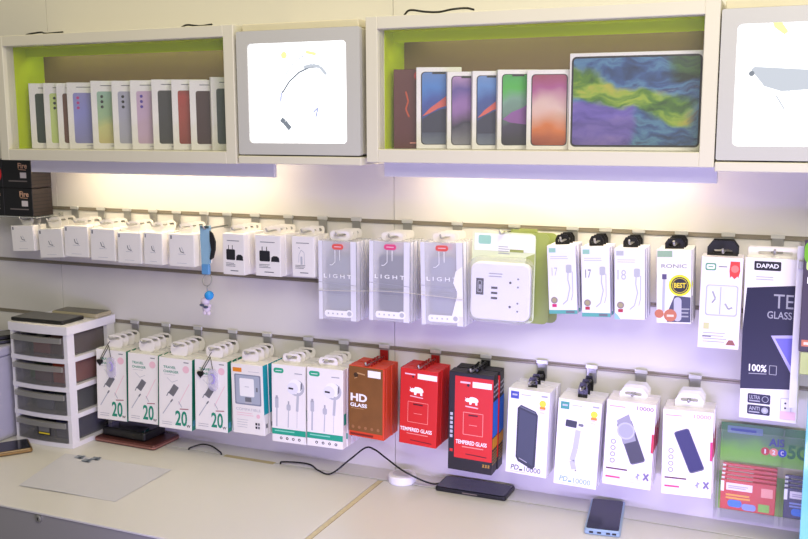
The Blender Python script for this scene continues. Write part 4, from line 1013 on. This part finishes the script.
def simpack(x, i, col, lb, zz):
    w, d, h = .105, .0035, .062
    o = carton('sim_pack', w, d, h, M('sim_%s' % col[0], col[1], .4, var=.12, scale=60)); a = Art(w, d, h)
    a.rect(.1, .66, .58, .9, I('paper_strip', 226, 220, 226)); a.rows(.14, .8, .54, 2, .06, .03, I('lav', 160, 150, 180)); a.rect(.0, .6, .06, .95, WH)
    a.rows(.1, .5, .62, 2, .1, .06, I('mustard', 220, 160, 40) if col[0] == 'red' else I('sky_print', 120, 140, 200)); a.rect(.74, .55, .95, .85, I('salmon', 226, 150, 140)); a.rr(.14, .1, .4, .34, .1, I('cobalt', 30, 110, 210)); a.rr(.4, .04, .66, .26, .1, I('sky_print', 120, 140, 200)); a.rect(.7, .06, .9, .32, I('leafgreen', 120, 180, 60))
    a.build(o); o.location = (x, -.0545+.0075*i, zz+.0062*i); o.rotation_euler = (math.radians(-3), 0, 0)
    setp(o, lb, 'sim pack', 'sim packs in the acrylic holder')
for i in range(5): simpack(hx0+.0645, i, ('red', (190, 44, 34)), 'red sim card pack in the clear holder, %s in its row' % ORD[i], .932)
for i in range(4): simpack(hx0+.185, i, ('navy', (34, 36, 84)), 'navy sim card pack at right of the clear holder, %s in row' % ORD[i], .932)
for u, lbx in ((.0128, 'red'), (.1333, 'navy')):
    setp(obj('pack_rest', B(hx0+u, hx0+u+.103, -.0565, -.012, hz0+.0035, .9315, bev=.001), CLEAR('holder_acrylic', None, None)), 'clear acrylic block under the %s sim packs' % lbx, 'block')

# narrow hanging pack at the right edge, on a white clip strip
px_ = .8835
cs = setp(obj('clip_strip', B(.8728, .8858, -.1312, -.1300, 1.18, 1.488, bev=.0003), M('strip_white', (226, 224, 228), .4)), 'white clip strip beside the tall navy box at right', 'clip strip')
obj('strip_hook', B(.876, .882, -.1299, -.004, 1.4798, 1.4830), METAL, cs)
w, d, h = .075, .02, .205
o = carton('accessory_pack', w, d, h, M('aubergine_card', (66, 56, 74), .45)); a = Art(w, d, h)
a.rr(0, .80, 1, 1, .06, I('apple_green', 110, 180, 30)); a.rr(.06, .74, .4, .82, .02, I('pale_lime', 190, 220, 130)); a.text('Ea', .1, .62, .45, .68, WH, .02)
a.line([(.35, .5), (.35, .1)], .03, LGREY); a.line([(.3, .5), (.4, .45)], .05, WH); a.rect(.05, .05, .9, .11, I('copper', 196, 116, 84)); a.rect(.1, .065, .6, .09, I('sand', 230, 210, 190))
a.build(o); o.location = (px_+.0385, -.146, 1.296); o.rotation_euler = (0, 0, math.radians(3))
obj('card_tail', B(-w/2+.004, w/2, -.006, .006, -.044, -.0005, bev=.001), M('lime_tail', (196, 206, 140), .45, var=.15), o)
setp(o, 'dark purple accessory pack with green top at the right edge', 'accessory pack')
obj('pack_clip', B(-.045, .0, .0105, .0170, .15, .165, bev=.0003), METAL, o)
# teal acrylic panel nearest the right edge
setp(obj('acrylic_panel', B(.906, 1.10, -.206, -.200, ZC+.0004, 1.272, bev=.001), CLEAR('teal_acrylic', (130, 208, 220), .25, .1, .15)), 'teal acrylic panel standing on worktop at the right edge', 'acrylic panel')

# ------------------------------------------------------------------ light
def area(name, loc, target, sx, sy, energy, col):
    l = bpy.data.lights.new(name, 'AREA'); l.shape = 'RECTANGLE'; l.size = sx; l.size_y = sy; l.energy = energy; l.color = col
    o = bpy.data.objects.new(name, l); COL.objects.link(o); o.location = loc
    o.rotation_euler = (Vector(target)-Vector(loc)).to_track_quat('-Z', 'Y').to_euler(); return o
area('ceiling_light', (1.3, -1.9, 2.6), (.3, -.2, 1.1), 1.5, .9, 38, (1, .945, .80))
area('upper_wall_fill', (-.2, -.55, 2.85), (-.2, 0, 2.1), 3.0, .12, 9, (1, .86, .42))  # added unseen lamp that yellows the wall above the cabinets
area('counter_light', (1.2, -1.6, .93), (.65, 0, .92), 1.2, .4, 8, (.62, .55, 1))
area('low_lilac_fill', (.75, -.80, .925), (.68, 0, 1.0), 1.7, .06, 8.5, (.50, .42, 1))  # added unseen lilac strip, grazes the lower wall so the tint fades upward
w_ = bpy.data.worlds.new('shop'); S.world = w_; w_.use_nodes = True
w_.node_tree.nodes['Background'].inputs[0].default_value = (1, .97, .93, 1); w_.node_tree.nodes['Background'].inputs[1].default_value = .17
if __name__ == '__main__':
    for o in S.objects:
        if 'label' in o and not 4 <= len(o['label'].split()) <= 16: print('LABEL', len(o['label'].split()), o['label'])
